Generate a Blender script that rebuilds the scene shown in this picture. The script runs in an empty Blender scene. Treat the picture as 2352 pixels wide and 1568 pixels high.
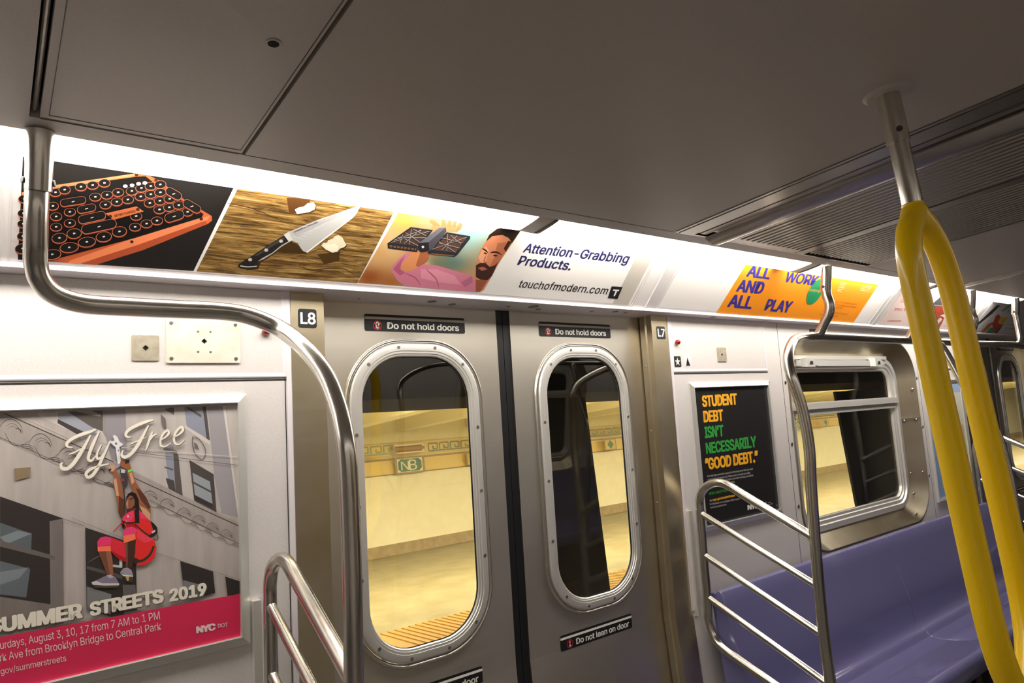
import bpy, bmesh, math, os, random
from math import sin, cos, pi, radians, sqrt, atan2
from mathutils import Vector, Matrix
from mathutils.geometry import tessellate_polygon

random.seed(7)
S = bpy.context.scene
COL = S.collection

# ------------------------------------------------------------------ camera
H = 1.46                                   # eye height above the car floor
FPX = 1565.73                              # focal length in pixels of the 2352 x 1568 frame
PITCH, ROLL, YAW = radians(10.06096532), radians(6.42280324), radians(-38.11077571)
RM = (Matrix.Rotation(YAW, 3, 'Z') @ Matrix.Rotation(PITCH, 3, 'X') @ Matrix.Rotation(ROLL, 3, 'Y'))
cam_data = bpy.data.cameras.new('camera')
cam_data.sensor_fit = 'HORIZONTAL'; cam_data.sensor_width = 36.0
cam_data.lens = FPX / 2352.0 * 36.0
cam_data.clip_start = 0.02; cam_data.clip_end = 200
cam = bpy.data.objects.new('camera', cam_data); COL.objects.link(cam)
cam.matrix_world = Matrix.Translation((0, 0, H)) @ (RM @ Matrix.Rotation(pi / 2, 3, 'X')).to_4x4()
S.camera = cam

# ------------------------------------------------------------------ world, exposure
S.view_settings.view_transform = 'Standard'; S.view_settings.look = 'None'
S.view_settings.gamma = 1.0; S.view_settings.use_curve_mapping = False
S.view_settings.exposure = 1.15
w = bpy.data.worlds.new('world'); S.world = w; w.use_nodes = True
w.node_tree.nodes['Background'].inputs[0].default_value = (0.02, 0.02, 0.022, 1)
w.node_tree.nodes['Background'].inputs[1].default_value = 0.3
LENS_POWER = 6.6                          # radiance of the car's fluorescent lenses
PLATFORM_POWER = 860.0                     # station lamps

def area_light(name, loc, size, size_y, power, color, rot=(0, 0, 0)):
    d = bpy.data.lights.new(name, 'AREA'); d.shape = 'RECTANGLE'
    d.size = size; d.size_y = size_y; d.energy = power; d.color = color
    o = bpy.data.objects.new(name, d); COL.objects.link(o)
    o.location = (loc[0], loc[1], loc[2] + H); o.rotation_euler = rot
    return o
# station platform lamps: a long row under the platform ceiling
area_light('station_lamp_row', (17, 7.6, 0.86), 44, 0.25, PLATFORM_POWER, (1.0, 0.965, 0.84))
area_light('station_lamp_row', (17, 7.6, 0.875), 44, 0.25, PLATFORM_POWER * 1.0, (1.0, 0.965, 0.84), (pi, 0, 0))

# ------------------------------------------------------------------ geometry of the car side (camera is the origin while building)
TT = math.tan(radians(4.6965))             # upper side wall leans in towards the aisle
D = 1.69
ZB = -0.60                                 # below this the wall is vertical
ZC = 0.66                                  # ceiling
YMID = 0.39                                # centre line of the car
def wy(z):
    return D - max(z, ZB) * TT
def WP(x, z, off=0.0):                     # point on the side wall, off > 0 is further from the viewer
    return Vector((x, wy(z) + off, z))
CT = math.tan(radians(47.0))
CY0, CZ0 = 1.606, 0.4985
def CP(x, s, off=0.0):                     # point on the sloping advertising cove, s along the slope
    d = radians(47.0)
    y = CY0 - sin(d) * s; z = CZ0 + cos(d) * s
    return Vector((x, y + cos(d) * off, z + sin(d) * off))
def ray(px, py):
    return RM @ Vector(((px - 1176) / FPX, 1.0, -(py - 784) / FPX))
def on_wall(px, py, off=0.0):
    r = ray(px, py); k = (D + off) / (r.y + r.z * TT); return r * k
def on_cove(px, py, off=0.0):
    d = radians(47.0); n = Vector((0, cos(d), sin(d)))
    r = ray(px, py); k = (n.dot(Vector((0, CY0, CZ0))) + off) / n.dot(r); return r * k
def at_y(px, py, y):
    r = ray(px, py); return r * (y / r.y)
def at_x(px, py, x):
    r = ray(px, py); return r * (x / r.x)

# ------------------------------------------------------------------ materials
def srgb(r, g, b):
    f = lambda c: (c / 12.92 if c <= 0.04045 else ((c + 0.055) / 1.055) ** 2.4)
    return (f(r / 255), f(g / 255), f(b / 255), 1.0)
MATS = {}
def mat(name, base, rough=0.4, metal=0.0, spec=0.5, coat=0.0, emit=None, power=0.0):
    m = bpy.data.materials.new(name); m.use_nodes = True
    b = m.node_tree.nodes['Principled BSDF']
    b.inputs['Base Color'].default_value = base
    b.inputs['Roughness'].default_value = rough; b.inputs['Metallic'].default_value = metal
    b.inputs['Specular IOR Level'].default_value = spec; b.inputs['Coat Weight'].default_value = coat
    b.inputs['Coat Roughness'].default_value = 0.08
    if emit:
        b.inputs['Emission Color'].default_value = emit; b.inputs['Emission Strength'].default_value = power
    MATS[name] = m
    return m
def nodes(m):
    return m.node_tree.nodes, m.node_tree.links, m.node_tree.nodes['Principled BSDF']
def speckle(m, c1, c2, scale=900.0, bump=0.0, bscale=400.0):
    n, l, b = nodes(m)
    tc = n.new('ShaderNodeTexCoord'); no = n.new('ShaderNodeTexNoise'); no.inputs['Scale'].default_value = scale
    no.inputs['Detail'].default_value = 3
    cr = n.new('ShaderNodeValToRGB'); cr.color_ramp.elements[0].position = 0.35; cr.color_ramp.elements[1].position = 0.65
    cr.color_ramp.elements[0].color = c1; cr.color_ramp.elements[1].color = c2
    l.new(tc.outputs['Object'], no.inputs['Vector']); l.new(no.outputs['Fac'], cr.inputs['Fac'])
    l.new(cr.outputs['Color'], b.inputs['Base Color'])
    if bump:
        n2 = n.new('ShaderNodeTexNoise'); n2.inputs['Scale'].default_value = bscale
        bp = n.new('ShaderNodeBump'); bp.inputs['Strength'].default_value = bump; bp.inputs['Distance'].default_value = 0.0006
        l.new(tc.outputs['Object'], n2.inputs['Vector']); l.new(n2.outputs['Fac'], bp.inputs['Height'])
        l.new(bp.outputs['Normal'], b.inputs['Normal'])
def brushed(m, vec, r0, r1, c1, c2, blot=2.0, aniso=0.0):
    """brushed metal: streaks stretched along one axis, soft blotches in the roughness"""
    n, l, b = nodes(m)
    tc = n.new('ShaderNodeTexCoord'); mp = n.new('ShaderNodeMapping'); mp.inputs['Scale'].default_value = vec
    no = n.new('ShaderNodeTexNoise'); no.inputs['Scale'].default_value = 1.0; no.inputs['Detail'].default_value = 4
    l.new(tc.outputs['Object'], mp.inputs['Vector']); l.new(mp.outputs['Vector'], no.inputs['Vector'])
    mr = n.new('ShaderNodeMapRange'); mr.inputs['To Min'].default_value = r0; mr.inputs['To Max'].default_value = r1
    l.new(no.outputs['Fac'], mr.inputs['Value']); l.new(mr.outputs['Result'], b.inputs['Roughness'])
    n2 = n.new('ShaderNodeTexNoise'); n2.inputs['Scale'].default_value = blot; n2.inputs['Detail'].default_value = 3
    l.new(tc.outputs['Object'], n2.inputs['Vector'])
    cr = n.new('ShaderNodeValToRGB'); cr.color_ramp.elements[0].color = c1; cr.color_ramp.elements[1].color = c2
    cr.color_ramp.elements[0].position = 0.3; cr.color_ramp.elements[1].position = 0.7
    l.new(n2.outputs['Fac'], cr.inputs['Fac']); l.new(cr.outputs['Color'], b.inputs['Base Color'])
    if aniso:                              # horizontal brushing: reflections smear up and down
        cx = n.new('ShaderNodeCombineXYZ'); cx.inputs['Z'].default_value = 1.0
        l.new(cx.outputs[0], b.inputs['Tangent']); b.inputs['Anisotropic'].default_value = aniso
    bp = n.new('ShaderNodeBump'); bp.inputs['Strength'].default_value = 0.12; bp.inputs['Distance'].default_value = 0.0004
    l.new(no.outputs['Fac'], bp.inputs['Height']); l.new(bp.outputs['Normal'], b.inputs['Normal'])

M_LAM = mat('wall laminate', srgb(212, 206, 204), 0.38); speckle(M_LAM, srgb(204, 198, 196), srgb(220, 215, 212), 700)
M_CEIL = mat('ceiling laminate', srgb(182, 174, 168), 0.42); speckle(M_CEIL, srgb(178, 169, 163), srgb(187, 179, 173), 700)
M_TRIM = mat('white plastic trim', srgb(222, 215, 220), 0.35)
M_JOINT = mat('grey plastic strip', srgb(206, 202, 200), 0.4)
M_COVE = mat('cove white', srgb(226, 221, 219), 0.4)
M_STEEL = mat('brushed steel door', (0.62, 0.59, 0.54, 1), 0.35, 1.0)
brushed(M_STEEL, (3, 3, 420), 0.29, 0.40, (0.55, 0.505, 0.43, 1), (0.66, 0.62, 0.545, 1), 2.5, 0.75)
M_STEELV = mat('brushed steel pillar', (0.6, 0.57, 0.52, 1), 0.35, 1.0)
brushed(M_STEELV, (4, 4, 420), 0.27, 0.39, (0.50, 0.41, 0.26, 1), (0.63, 0.57, 0.45, 1), 5, 0.7)
M_ALU = mat('satin aluminium', (0.80, 0.78, 0.74, 1), 0.36, 0.65)
M_BEAD = mat('polished steel bead', (0.7, 0.67, 0.61, 1), 0.26, 1.0)
M_ALUW = mat('light aluminium', (0.8, 0.79, 0.75, 1), 0.42, 0.75)
M_RAIL = mat('stainless tube', (0.66, 0.63, 0.57, 1), 0.2, 1.0)
brushed(M_RAIL, (60, 60, 60), 0.17, 0.26, (0.62, 0.59, 0.53, 1), (0.69, 0.66, 0.6, 1), 6)
M_DARKM = mat('dark metal', (0.06, 0.058, 0.055, 1), 0.4, 0.8)
M_VENT = mat('diffuser aluminium', (0.46, 0.43, 0.4, 1), 0.26, 0.9)
M_RUB = mat('black rubber', (0.006, 0.006, 0.007, 1), 0.45)
M_BLK = mat('black void', (0.004, 0.004, 0.004, 1), 0.9)
M_YEL = mat('yellow coating', srgb(238, 196, 0), 0.28, 0.0, 0.45, 0.22)
M_SEAT = mat('lilac blue plastic', srgb(114, 112, 156), 0.14, 0.0, 0.6)
M_RED = mat('red lens', srgb(150, 8, 14), 0.15, 0.0, 0.6, 0.5)
M_PLATE = mat('tan steel plate', srgb(190, 180, 160), 0.42, 0.55); speckle(M_PLATE, srgb(180, 170, 148), srgb(198, 190, 172), 60)
M_PLATEL = mat('pale steel plate', srgb(232, 226, 210), 0.45, 0.35); speckle(M_PLATEL, srgb(226, 219, 200), srgb(238, 232, 220), 20)
M_FLOOR = mat('speckled rubber floor', srgb(96, 93, 90), 0.5); speckle(M_FLOOR, srgb(66, 64, 63), srgb(134, 129, 124), 160)
M_LENS = mat('lamp lens', (1, 1, 1, 1), 0.3, emit=(1.0, 0.945, 0.86, 1), power=LENS_POWER)
M_LENS2 = mat('opposite lamp lens', (1, 1, 1, 1), 0.3, emit=(1.0, 0.945, 0.86, 1), power=LENS_POWER * 0.36)
M_CAP = mat('lamp end cap', srgb(96, 91, 84), 0.4, 0.3)
M_TAIL = mat('unlit lens plastic', srgb(214, 206, 194), 0.25)
M_SCREW = mat('screw steel', (0.5, 0.48, 0.45, 1), 0.3, 1.0)
M_CREAM = mat('cream tile', srgb(240, 232, 196), 0.35); speckle(M_CREAM, srgb(238, 229, 192), srgb(242, 235, 201), 6)
M_CREAMC = mat('cream station ceiling', srgb(246, 238, 205), 0.6)
M_STONE = mat('station floor', srgb(142, 130, 96), 0.45); speckle(M_STONE, srgb(134, 122, 88), srgb(150, 138, 104), 3)
M_BASE = mat('station base tile', srgb(164, 144, 104), 0.5); speckle(M_BASE, srgb(156, 136, 96), srgb(174, 153, 112), 8)
M_TACT = mat('tactile yellow', srgb(170, 128, 48), 0.6)
M_TRACK = mat('track bed', srgb(20, 18, 16), 0.9)
M_COLM = mat('painted column', srgb(26, 24, 24), 0.5)
M_SOOT = mat('sooty ceiling', srgb(15, 15, 16), 0.9)
# thin glass pane: clear transmission plus a mirror term
M_GLASS = bpy.data.materials.new('window glass'); M_GLASS.use_nodes = True
def _glass(m):
    n = m.node_tree.nodes; l = m.node_tree.links
    for x in list(n): n.remove(x)
    out = n.new('ShaderNodeOutputMaterial'); mix = n.new('ShaderNodeMixShader')
    tr = n.new('ShaderNodeBsdfTransparent'); tr.inputs[0].default_value = (0.94, 0.93, 0.87, 1)
    gl = n.new('ShaderNodeBsdfGlossy'); gl.inputs['Roughness'].default_value = 0.0
    gl.inputs['Color'].default_value = (0.95, 0.95, 0.95, 1)
    lw = n.new('ShaderNodeLayerWeight'); lw.inputs['Blend'].default_value = 0.5
    pw_ = n.new('ShaderNodeMath'); pw_.operation = 'POWER'; pw_.inputs[1].default_value = 5.0
    mu = n.new('ShaderNodeMath'); mu.operation = 'MULTIPLY_ADD'; mu.inputs[1].default_value = 0.95; mu.inputs[2].default_value = 0.062; mu.use_clamp = True
    l.new(lw.outputs['Facing'], pw_.inputs[0]); l.new(pw_.outputs[0], mu.inputs[0]); l.new(mu.outputs[0], mix.inputs[0])
    l.new(tr.outputs[0], mix.inputs[1]); l.new(gl.outputs[0], mix.inputs[2]); l.new(mix.outputs[0], out.inputs[0])
_glass(M_GLASS)
# printed ink: colour carried per face corner
M_INK = mat('printed ink', (1, 1, 1, 1), 0.32)
def _ink(m):
    n, l, b = nodes(m)
    a = n.new('ShaderNodeVertexColor'); a.layer_name = 'ink'
    l.new(a.outputs['Color'], b.inputs['Base Color'])
_ink(M_INK)
# printed stone photograph: ink colour times a streaky stone pattern
M_INKSTONE = mat('printed stone', (1, 1, 1, 1), 0.32)
def _inkstone(m):
    n, l, b = nodes(m)
    a = n.new('ShaderNodeVertexColor'); a.layer_name = 'ink'
    tc = n.new('ShaderNodeTexCoord'); mp = n.new('ShaderNodeMapping'); mp.inputs['Scale'].default_value = (60, 60, 6)
    no = n.new('ShaderNodeTexNoise'); no.inputs['Scale'].default_value = 1; no.inputs['Detail'].default_value = 6
    mr = n.new('ShaderNodeMapRange'); mr.inputs['To Min'].default_value = 0.72; mr.inputs['To Max'].default_value = 1.18
    mx = n.new('ShaderNodeMix'); mx.data_type = 'RGBA'; mx.blend_type = 'MULTIPLY'; mx.inputs['Factor'].default_value = 1
    l.new(tc.outputs['Object'], mp.inputs['Vector']); l.new(mp.outputs['Vector'], no.inputs['Vector'])
    l.new(no.outputs['Fac'], mr.inputs['Value']); l.new(a.outputs['Color'], mx.inputs['A']); l.new(mr.outputs['Result'], mx.inputs['B'])
    l.new(mx.outputs['Result'], b.inputs['Base Color'])
_inkstone(M_INKSTONE)
M_INKWOOD = mat('printed wood', (1, 1, 1, 1), 0.32)
def _inkwood(m):
    n, l, b = nodes(m)
    tc = n.new('ShaderNodeTexCoord'); mp = n.new('ShaderNodeMapping')
    mp.inputs['Rotation'].default_value = (0, radians(4), 0); mp.inputs['Scale'].default_value = (9, 120, 130)
    wv = n.new('ShaderNodeTexNoise'); wv.inputs['Scale'].default_value = 1.0; wv.inputs['Detail'].default_value = 8; wv.inputs['Roughness'].default_value = 0.68
    wv.inputs['Distortion'].default_value = 1.1
    l.new(tc.outputs['Object'], mp.inputs['Vector']); l.new(mp.outputs['Vector'], wv.inputs['Vector'])
    cr = n.new('ShaderNodeValToRGB'); e = cr.color_ramp.elements
    e[0].position = 0.33; e[0].color = srgb(40, 29, 16); e[1].position = 0.72; e[1].color = srgb(214, 182, 116)
    k = e.new(0.43); k.color = srgb(96, 70, 36); k = e.new(0.55); k.color = srgb(150, 116, 62)
    l.new(wv.outputs['Fac'], cr.inputs['Fac']); l.new(cr.outputs['Color'], b.inputs['Base Color'])
_inkwood(M_INKWOOD)

# ------------------------------------------------------------------ object making
MIR = False                                # True while building the opposite side of the car
SC = 1.0                                   # the ceiling was surveyed for a height of 2.12 m; it hangs at 2.08 m
KC = 0.62 / 0.66
def finish(v):
    v = v * SC
    return Vector((v.x, (2 * YMID - v.y) if MIR else v.y, v.z + H))
def mk(name, verts, faces, material, parent=None, smooth=False, label=None, cat=None, group=None, kind=None, colors=None, mats=None, fmat=None):
    vs = [finish(Vector(v)) for v in verts]
    lo = Vector((min(v.x for v in vs), min(v.y for v in vs), min(v.z for v in vs)))
    hi = Vector((max(v.x for v in vs), max(v.y for v in vs), max(v.z for v in vs)))
    org = Vector(((lo.x + hi.x) / 2, (lo.y + hi.y) / 2, lo.z))
    me = bpy.data.meshes.new(name)
    if MIR: faces = [tuple(reversed(f)) for f in faces]
    me.from_pydata([v - org for v in vs], [], faces)
    for m in (mats or [material]): me.materials.append(m)
    if fmat:
        for p, i in zip(me.polygons, fmat): p.material_index = i
    if smooth:
        me.polygons.foreach_set('use_smooth', [True] * len(me.polygons))
        if smooth != 'all':
            me.set_sharp_from_angle(angle=radians(smooth if smooth is not True else 40))
    if colors:
        at = me.color_attributes.new('ink', 'FLOAT_COLOR', 'CORNER')
        i = 0; buf = []
        for p, c in zip(me.polygons, colors):
            for k in range(p.loop_total):
                buf += list(c[k]) if isinstance(c[0], (tuple, list)) else list(c)
        at.data.foreach_set('color', buf)
    me.update()
    o = bpy.data.objects.new(name, me); COL.objects.link(o)
    put(o, org, parent)
    tag(o, label, cat, group, kind)
    return o
WORLD = {}
def put(o, org, parent):
    WORLD[o.name] = org.copy()
    if parent:
        o.parent = parent; o.location = org - WORLD[parent.name]
    else: o.location = org
def tag(o, label=None, cat=None, group=None, kind=None):
    if label: o['label'] = label
    if cat: o['category'] = cat
    if group: o['group'] = group
    if kind: o['kind'] = kind
    return o
def empty(name, loc, label, cat, group=None, parent=None):
    o = bpy.data.objects.new(name, None); COL.objects.link(o); o.empty_display_size = 0.05
    put(o, finish(Vector(loc)), parent); tag(o, label, cat, group); return o
def copy_tree(o, loc, label=None, parent=None):
    c = o.copy(); COL.objects.link(c); c.parent = parent
    if label: c['label'] = label
    if loc is not None: c.location = loc
    WORLD[c.name] = Vector(c.location)
    for ch in list(o.children): copy_tree(ch, None, None, c)
    return c

class MB:                                  # collects shapes into one mesh
    def __init__(s): s.v = []; s.f = []; s.c = []; s.m = []
    def add(s, vs, fs, mi=0):
        b = len(s.v); s.v += [Vector(v) for v in vs]; s.f += [tuple(i + b for i in f) for f in fs]; s.m += [mi] * len(fs)
    def box(s, a, b, mi=0):
        x0, y0, z0 = a; x1, y1, z1 = b
        s.add([(x0, y0, z0), (x1, y0, z0), (x1, y1, z0), (x0, y1, z0), (x0, y0, z1), (x1, y0, z1), (x1, y1, z1), (x0, y1, z1)],
              [(0, 3, 2, 1), (4, 5, 6, 7), (0, 1, 5, 4), (1, 2, 6, 5), (2, 3, 7, 6), (3, 0, 4, 7)], mi)
    def hexa(s, p, mi=0):                  # eight corners, bottom ring then top ring
        s.add(p, [(0, 3, 2, 1), (4, 5, 6, 7), (0, 1, 5, 4), (1, 2, 6, 5), (2, 3, 7, 6), (3, 0, 4, 7)], mi)
    def extrude_x(s, prof, x0, x1, mi=0, caps=True):   # closed profile of (y, z)
        n = len(prof)
        s.add([(x0, y, z) for y, z in prof] + [(x1, y, z) for y, z in prof],
              [(i, (i + 1) % n, n + (i + 1) % n, n + i) for i in range(n)] + ([tuple(range(n))[::-1], tuple(range(n, 2 * n))] if caps else []), mi)
    def loops(s, loops, closed=True, cap0=False, cap1=False, mi=0):
        n = len(loops[0]); vs = [p for L in loops for p in L]; fs = []
        for j in range(len(loops) - 1):
            for i in range(n if closed else n - 1):
                k = (i + 1) % n
                fs.append((j * n + i, j * n + k, (j + 1) * n + k, (j + 1) * n + i))
        if cap0: fs.append(tuple(range(n))[::-1])
        if cap1: fs.append(tuple(range((len(loops) - 1) * n, len(loops) * n)))
        s.add(vs, fs, mi)
    def plate(s, outer, holes, fn, o0, o1, mi=0):      # flat shape with holes in (u, v); fn(u, v, off); front at o0, back at o1
        polys = [[Vector((p[0], p[1], 0)) for p in L] for L in [outer] + holes]
        tris = tessellate_polygon(polys); flat = [p for L in polys for p in L]; n = len(flat)
        vs = [fn(p.x, p.y, o0) for p in flat] + [fn(p.x, p.y, o1) for p in flat]
        fs = [tuple(t) for t in tris] + [tuple(i + n for i in t)[::-1] for t in tris]
        b = 0
        for L in polys:
            m = len(L)
            for i in range(m):
                k = (i + 1) % m; fs.append((b + i, b + k, n + b + k, n + b + i))
            b += m
        s.add(vs, fs, mi)
    def tube(s, pts, rad, n=14, cap=True, mi=0):
        pts = [Vector(p) for p in pts]; R_ = rad if isinstance(rad, (list, tuple)) else [rad] * len(pts)
        T = []
        for i in range(len(pts)):
            a = pts[max(i - 1, 0)]; b = pts[min(i + 1, len(pts) - 1)]; T.append((b - a).normalized())
        ref = Vector((0, 0, 1)) if abs(T[0].z) < 0.9 else Vector((1, 0, 0))
        u = T[0].cross(ref).normalized(); L = []
        for i, p in enumerate(pts):
            u = (u - T[i] * u.dot(T[i])).normalized(); v = T[i].cross(u)
            L.append([p + (u * cos(2 * pi * k / n) + v * sin(2 * pi * k / n)) * R_[i] for k in range(n)])
        s.loops(L, True, cap, cap, mi)
    def disc(s, c, nrm, r, h, n=14, dome=0.0, mi=0):   # short cylinder from c along nrm
        nrm = Vector(nrm).normalized(); c = Vector(c)
        u = nrm.cross(Vector((1, 0, 0)) if abs(nrm.x) < 0.8 else Vector((0, 1, 0))).normalized(); v = nrm.cross(u)
        ring = lambda rr, hh: [c + nrm * hh + (u * cos(2 * pi * k / n) + v * sin(2 * pi * k / n)) * rr for k in range(n)]
        L = [ring(r, 0), ring(r, h)]
        if dome:
            for t in (0.3, 0.6, 0.85): L.append(ring(r * cos(t * pi / 2), h + dome * sin(t * pi / 2)))
        else: L.append(ring(r * 0.86, h * 1.15))
        s.loops(L, True, True, True, mi)
    def obj(s, name, material, parent=None, **k):
        if 'mats' in k: k['fmat'] = s.m
        return mk(name, s.v, s.f, material, parent, **k)

def smooth_path(ctrl, per=8):
    """centripetal Catmull-Rom through the points"""
    P = [Vector(p) for p in ctrl]; P = [P[0] * 2 - P[1]] + P + [P[-1] * 2 - P[-2]]; out = []
    for i in range(1, len(P) - 2):
        p0, p1, p2, p3 = P[i - 1:i + 3]
        t0 = 0.0; t1 = t0 + max((p1 - p0).length, 1e-9) ** .5; t2 = t1 + max((p2 - p1).length, 1e-9) ** .5; t3 = t2 + max((p3 - p2).length, 1e-9) ** .5
        for k in range(per):
            t = t1 + (t2 - t1) * k / per
            A1 = p0 * ((t1 - t) / (t1 - t0)) + p1 * ((t - t0) / (t1 - t0)); A2 = p1 * ((t2 - t) / (t2 - t1)) + p2 * ((t - t1) / (t2 - t1)); A3 = p2 * ((t3 - t) / (t3 - t2)) + p3 * ((t - t2) / (t3 - t2))
            B1 = A1 * ((t2 - t) / (t2 - t0)) + A2 * ((t - t0) / (t2 - t0)); B2 = A2 * ((t3 - t) / (t3 - t1)) + A3 * ((t - t1) / (t3 - t1))
            out.append(B1 * ((t2 - t) / (t2 - t1)) + B2 * ((t - t1) / (t2 - t1)))
    out.append(P[-2]); return out
def rrect(x0, x1, z0, z1, r, n=8):
    if r <= 1e-4: return [(x0, z0), (x1, z0), (x1, z1), (x0, z1)]
    out = []
    for cx, cz, a0 in ((x1 - r, z0 + r, -pi / 2), (x1 - r, z1 - r, 0), (x0 + r, z1 - r, pi / 2), (x0 + r, z0 + r, pi)):
        for k in range(n + 1):
            a = a0 + k / n * pi / 2; out.append((cx + r * cos(a), cz + r * sin(a)))
    return out
def ring_sweep(mb, rect, r, prof, fn, n=8, mi=0):      # prof: (inset, off)
    x0, x1, z0, z1 = rect
    L = [[fn(u, v, o) for u, v in rrect(x0 + d, x1 - d, z0 + d, z1 - d, max(r - d, 0) if r else 0, n)] for d, o in prof]
    mb.loops(L, True, mi=mi)
def inset(rect, d): return (rect[0] + d, rect[1] - d, rect[2] + d, rect[3] - d)

# ------------------------------------------------------------------ printing (flat artwork lying on a real surface)
FONT = None
try:
    FONT = bpy.data.fonts.load(os.path.join(bpy.utils.system_resource('DATAFILES', path='fonts'), 'Inter.woff2'))
except Exception:
    FONT = None
TXT = {}
def text_mesh(body, bold=0.0, spacing=1.0):
    key = (body, bold, spacing)
    if key in TXT: return TXT[key]
    c = bpy.data.curves.new('lettering', 'FONT'); c.body = body; c.size = 1.0; c.offset = bold; c.space_character = spacing
    c.resolution_u = 3
    if FONT: c.font = FONT
    o = bpy.data.objects.new('lettering', c); COL.objects.link(o)
    bpy.context.view_layer.update()
    me = bpy.data.meshes.new_from_object(o.evaluated_get(bpy.context.evaluated_depsgraph_get()))
    vs = [(v.co.x, v.co.y) for v in me.vertices]; fs = [tuple(p.vertices) for p in me.polygons]
    bpy.data.objects.remove(o); bpy.data.curves.remove(c); bpy.data.meshes.remove(me)
    TXT[key] = (vs, fs); return TXT[key]
def cap_height(bold):
    return max(v[1] for v in text_mesh('H', bold)[0])
class Print:
    """fn(a, b, off) maps artwork coordinates to a point; every layer sits a hair above the last"""
    def __init__(s, fn, base=0.0003, step=0.000015): s.fn = fn; s.off = base; s.step = step; s.v = []; s.f = []; s.c = []; s.m = []
    def lay(s): s.off += s.step; return -s.off
    def poly(s, pts, col, mi=0, off=None):
        o = s.lay() if off is None else off
        P = [s.fn(a, b, o) for a, b in pts]; base = len(s.v)
        tris = tessellate_polygon([[Vector((a, b, 0)) for a, b in pts]])
        s.v += P
        for t in tris: s.f.append(tuple(base + i for i in t)); s.c.append(srgb(*col)); s.m.append(mi)
    def ellipse(s, c, rx, ry, ang, col, n=18, mi=0):
        s.poly([(c[0] + rx * cos(t) * cos(ang) - ry * sin(t) * sin(ang), c[1] + rx * cos(t) * sin(ang) + ry * sin(t) * cos(ang)) for t in [2 * pi * k / n for k in range(n)]], col, mi)
    def capsule(s, a, b, r, col, squash=1.0):
        ang = atan2(b[1] - a[1], b[0] - a[0]); n = 7; pts = []
        for k in range(n + 1): t = ang - pi / 2 + pi * k / n; pts.append((b[0] + r * cos(t), b[1] + r * sin(t) * squash))
        for k in range(n + 1): t = ang + pi / 2 + pi * k / n; pts.append((a[0] + r * cos(t), a[1] + r * sin(t) * squash))
        s.poly(pts, col)
    def stroke(s, pts, w0, w1=None, col=(0, 0, 0), per=5, taper=0.35):
        P = [Vector((a, b, 0)) for a, b in pts]
        if len(P) > 2: P = smooth_path(P, per)
        o = s.lay(); n = len(P); A = []; B = []; w1 = w0 if w1 is None else w1
        for i, p in enumerate(P):
            t = (P[min(i + 1, n - 1)] - P[max(i - 1, 0)]).normalized(); nn = Vector((-t.y, t.x, 0))
            q = i / (n - 1); ww = (w0 + (w1 - w0) * q) * (taper + (1 - taper) * min(1, 4 * q, 4 * (1 - q))) / 2
            A.append(p + nn * ww); B.append(p - nn * ww)
        base = len(s.v); s.v += [s.fn(p.x, p.y, o) for p in A] + [s.fn(p.x, p.y, o) for p in B]
        for i in range(n - 1):
            s.f.append((base + i, base + i + 1, base + n + i + 1, base + n + i)); s.c.append(srgb(*col)); s.m.append(0)
    def grad(s, quad, nu, nv, fcol, mi=0):
        o = s.lay(); base = len(s.v); A, B, C, Dd = [Vector((q[0], q[1], 0)) for q in quad]; cc = []
        for j in range(nv + 1):
            for i in range(nu + 1):
                a, b = i / nu, j / nv
                p = (A * (1 - a) + B * a) * (1 - b) + (Dd * (1 - a) + C * a) * b
                s.v.append(s.fn(p.x, p.y, o)); cc.append(srgb(*fcol(p.x, p.y)))
        for j in range(nv):
            for i in range(nu):
                k = j * (nu + 1) + i; f = (k, k + 1, k + nu + 2, k + nu + 1)
                s.f.append(tuple(base + q for q in f)); s.c.append(tuple(cc[q] for q in f)); s.m.append(mi)
    def text(s, body, p0, p1, cap, col, bold=0.0, spacing=1.0, tail=None):
        """baseline from p0 to p1, cap = offset of the cap line from the baseline; tail = the visible end of body that spans p0..p1"""
        vs, fs = text_mesh(body, 0.0, spacing)
        x0 = min(v[0] for v in vs) - max(bold, 0); x1 = max(v[0] for v in vs) + max(bold, 0); wd = x1 - x0; ch = cap_height(0.0)
        if tail:
            tv = text_mesh(tail, 0.0, spacing)[0]; tw = max(v[0] for v in tv) - min(v[0] for v in tv) + 2 * max(bold, 0)
            sc = 1 / tw; x0 = x1 - tw
        else: sc = 1 / wd
        k = max(bold, 0.0)                 # heavier weights: the outline struck several times, each strike a layer up
        for dx, dy in (((-k, 0), (k, 0), (0, k * .6), (0, -k * .6), (-k * .8, k * .5), (k * .8, -k * .5), (k * .8, k * .5), (-k * .8, -k * .5)) if k else ((0, 0),)):
            o = s.lay(); base = len(s.v)
            for x, y in vs:
                a = (x + dx - x0) * sc; b = (y + dy) / ch
                s.v.append(s.fn(p0[0] + (p1[0] - p0[0]) * a + cap[0] * b, p0[1] + (p1[1] - p0[1]) * a + cap[1] * b, o))
            for f in fs: s.f.append(tuple(base + i for i in f)); s.c.append(srgb(*col)); s.m.append(0)
    def part(s, name, parent, mats=None):  # this layer as a part of its own; start the next one
        o = s.obj(name, parent, mats); s.v, s.f, s.c, s.m = [], [], [], []; return o
    def obj(s, name, parent, mats=None, **k):
        mats = mats or [M_INK]
        return mk(name, s.v, s.f, None, parent, colors=s.c, mats=mats, fmat=s.m, **k)
def zoomed(ox, oy, sc, surf):              # artwork measured on an enlargement of the photo, laid on a surface
    return lambda a, b, off: surf(ox + a * sc, oy + b * sc, off)
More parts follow.
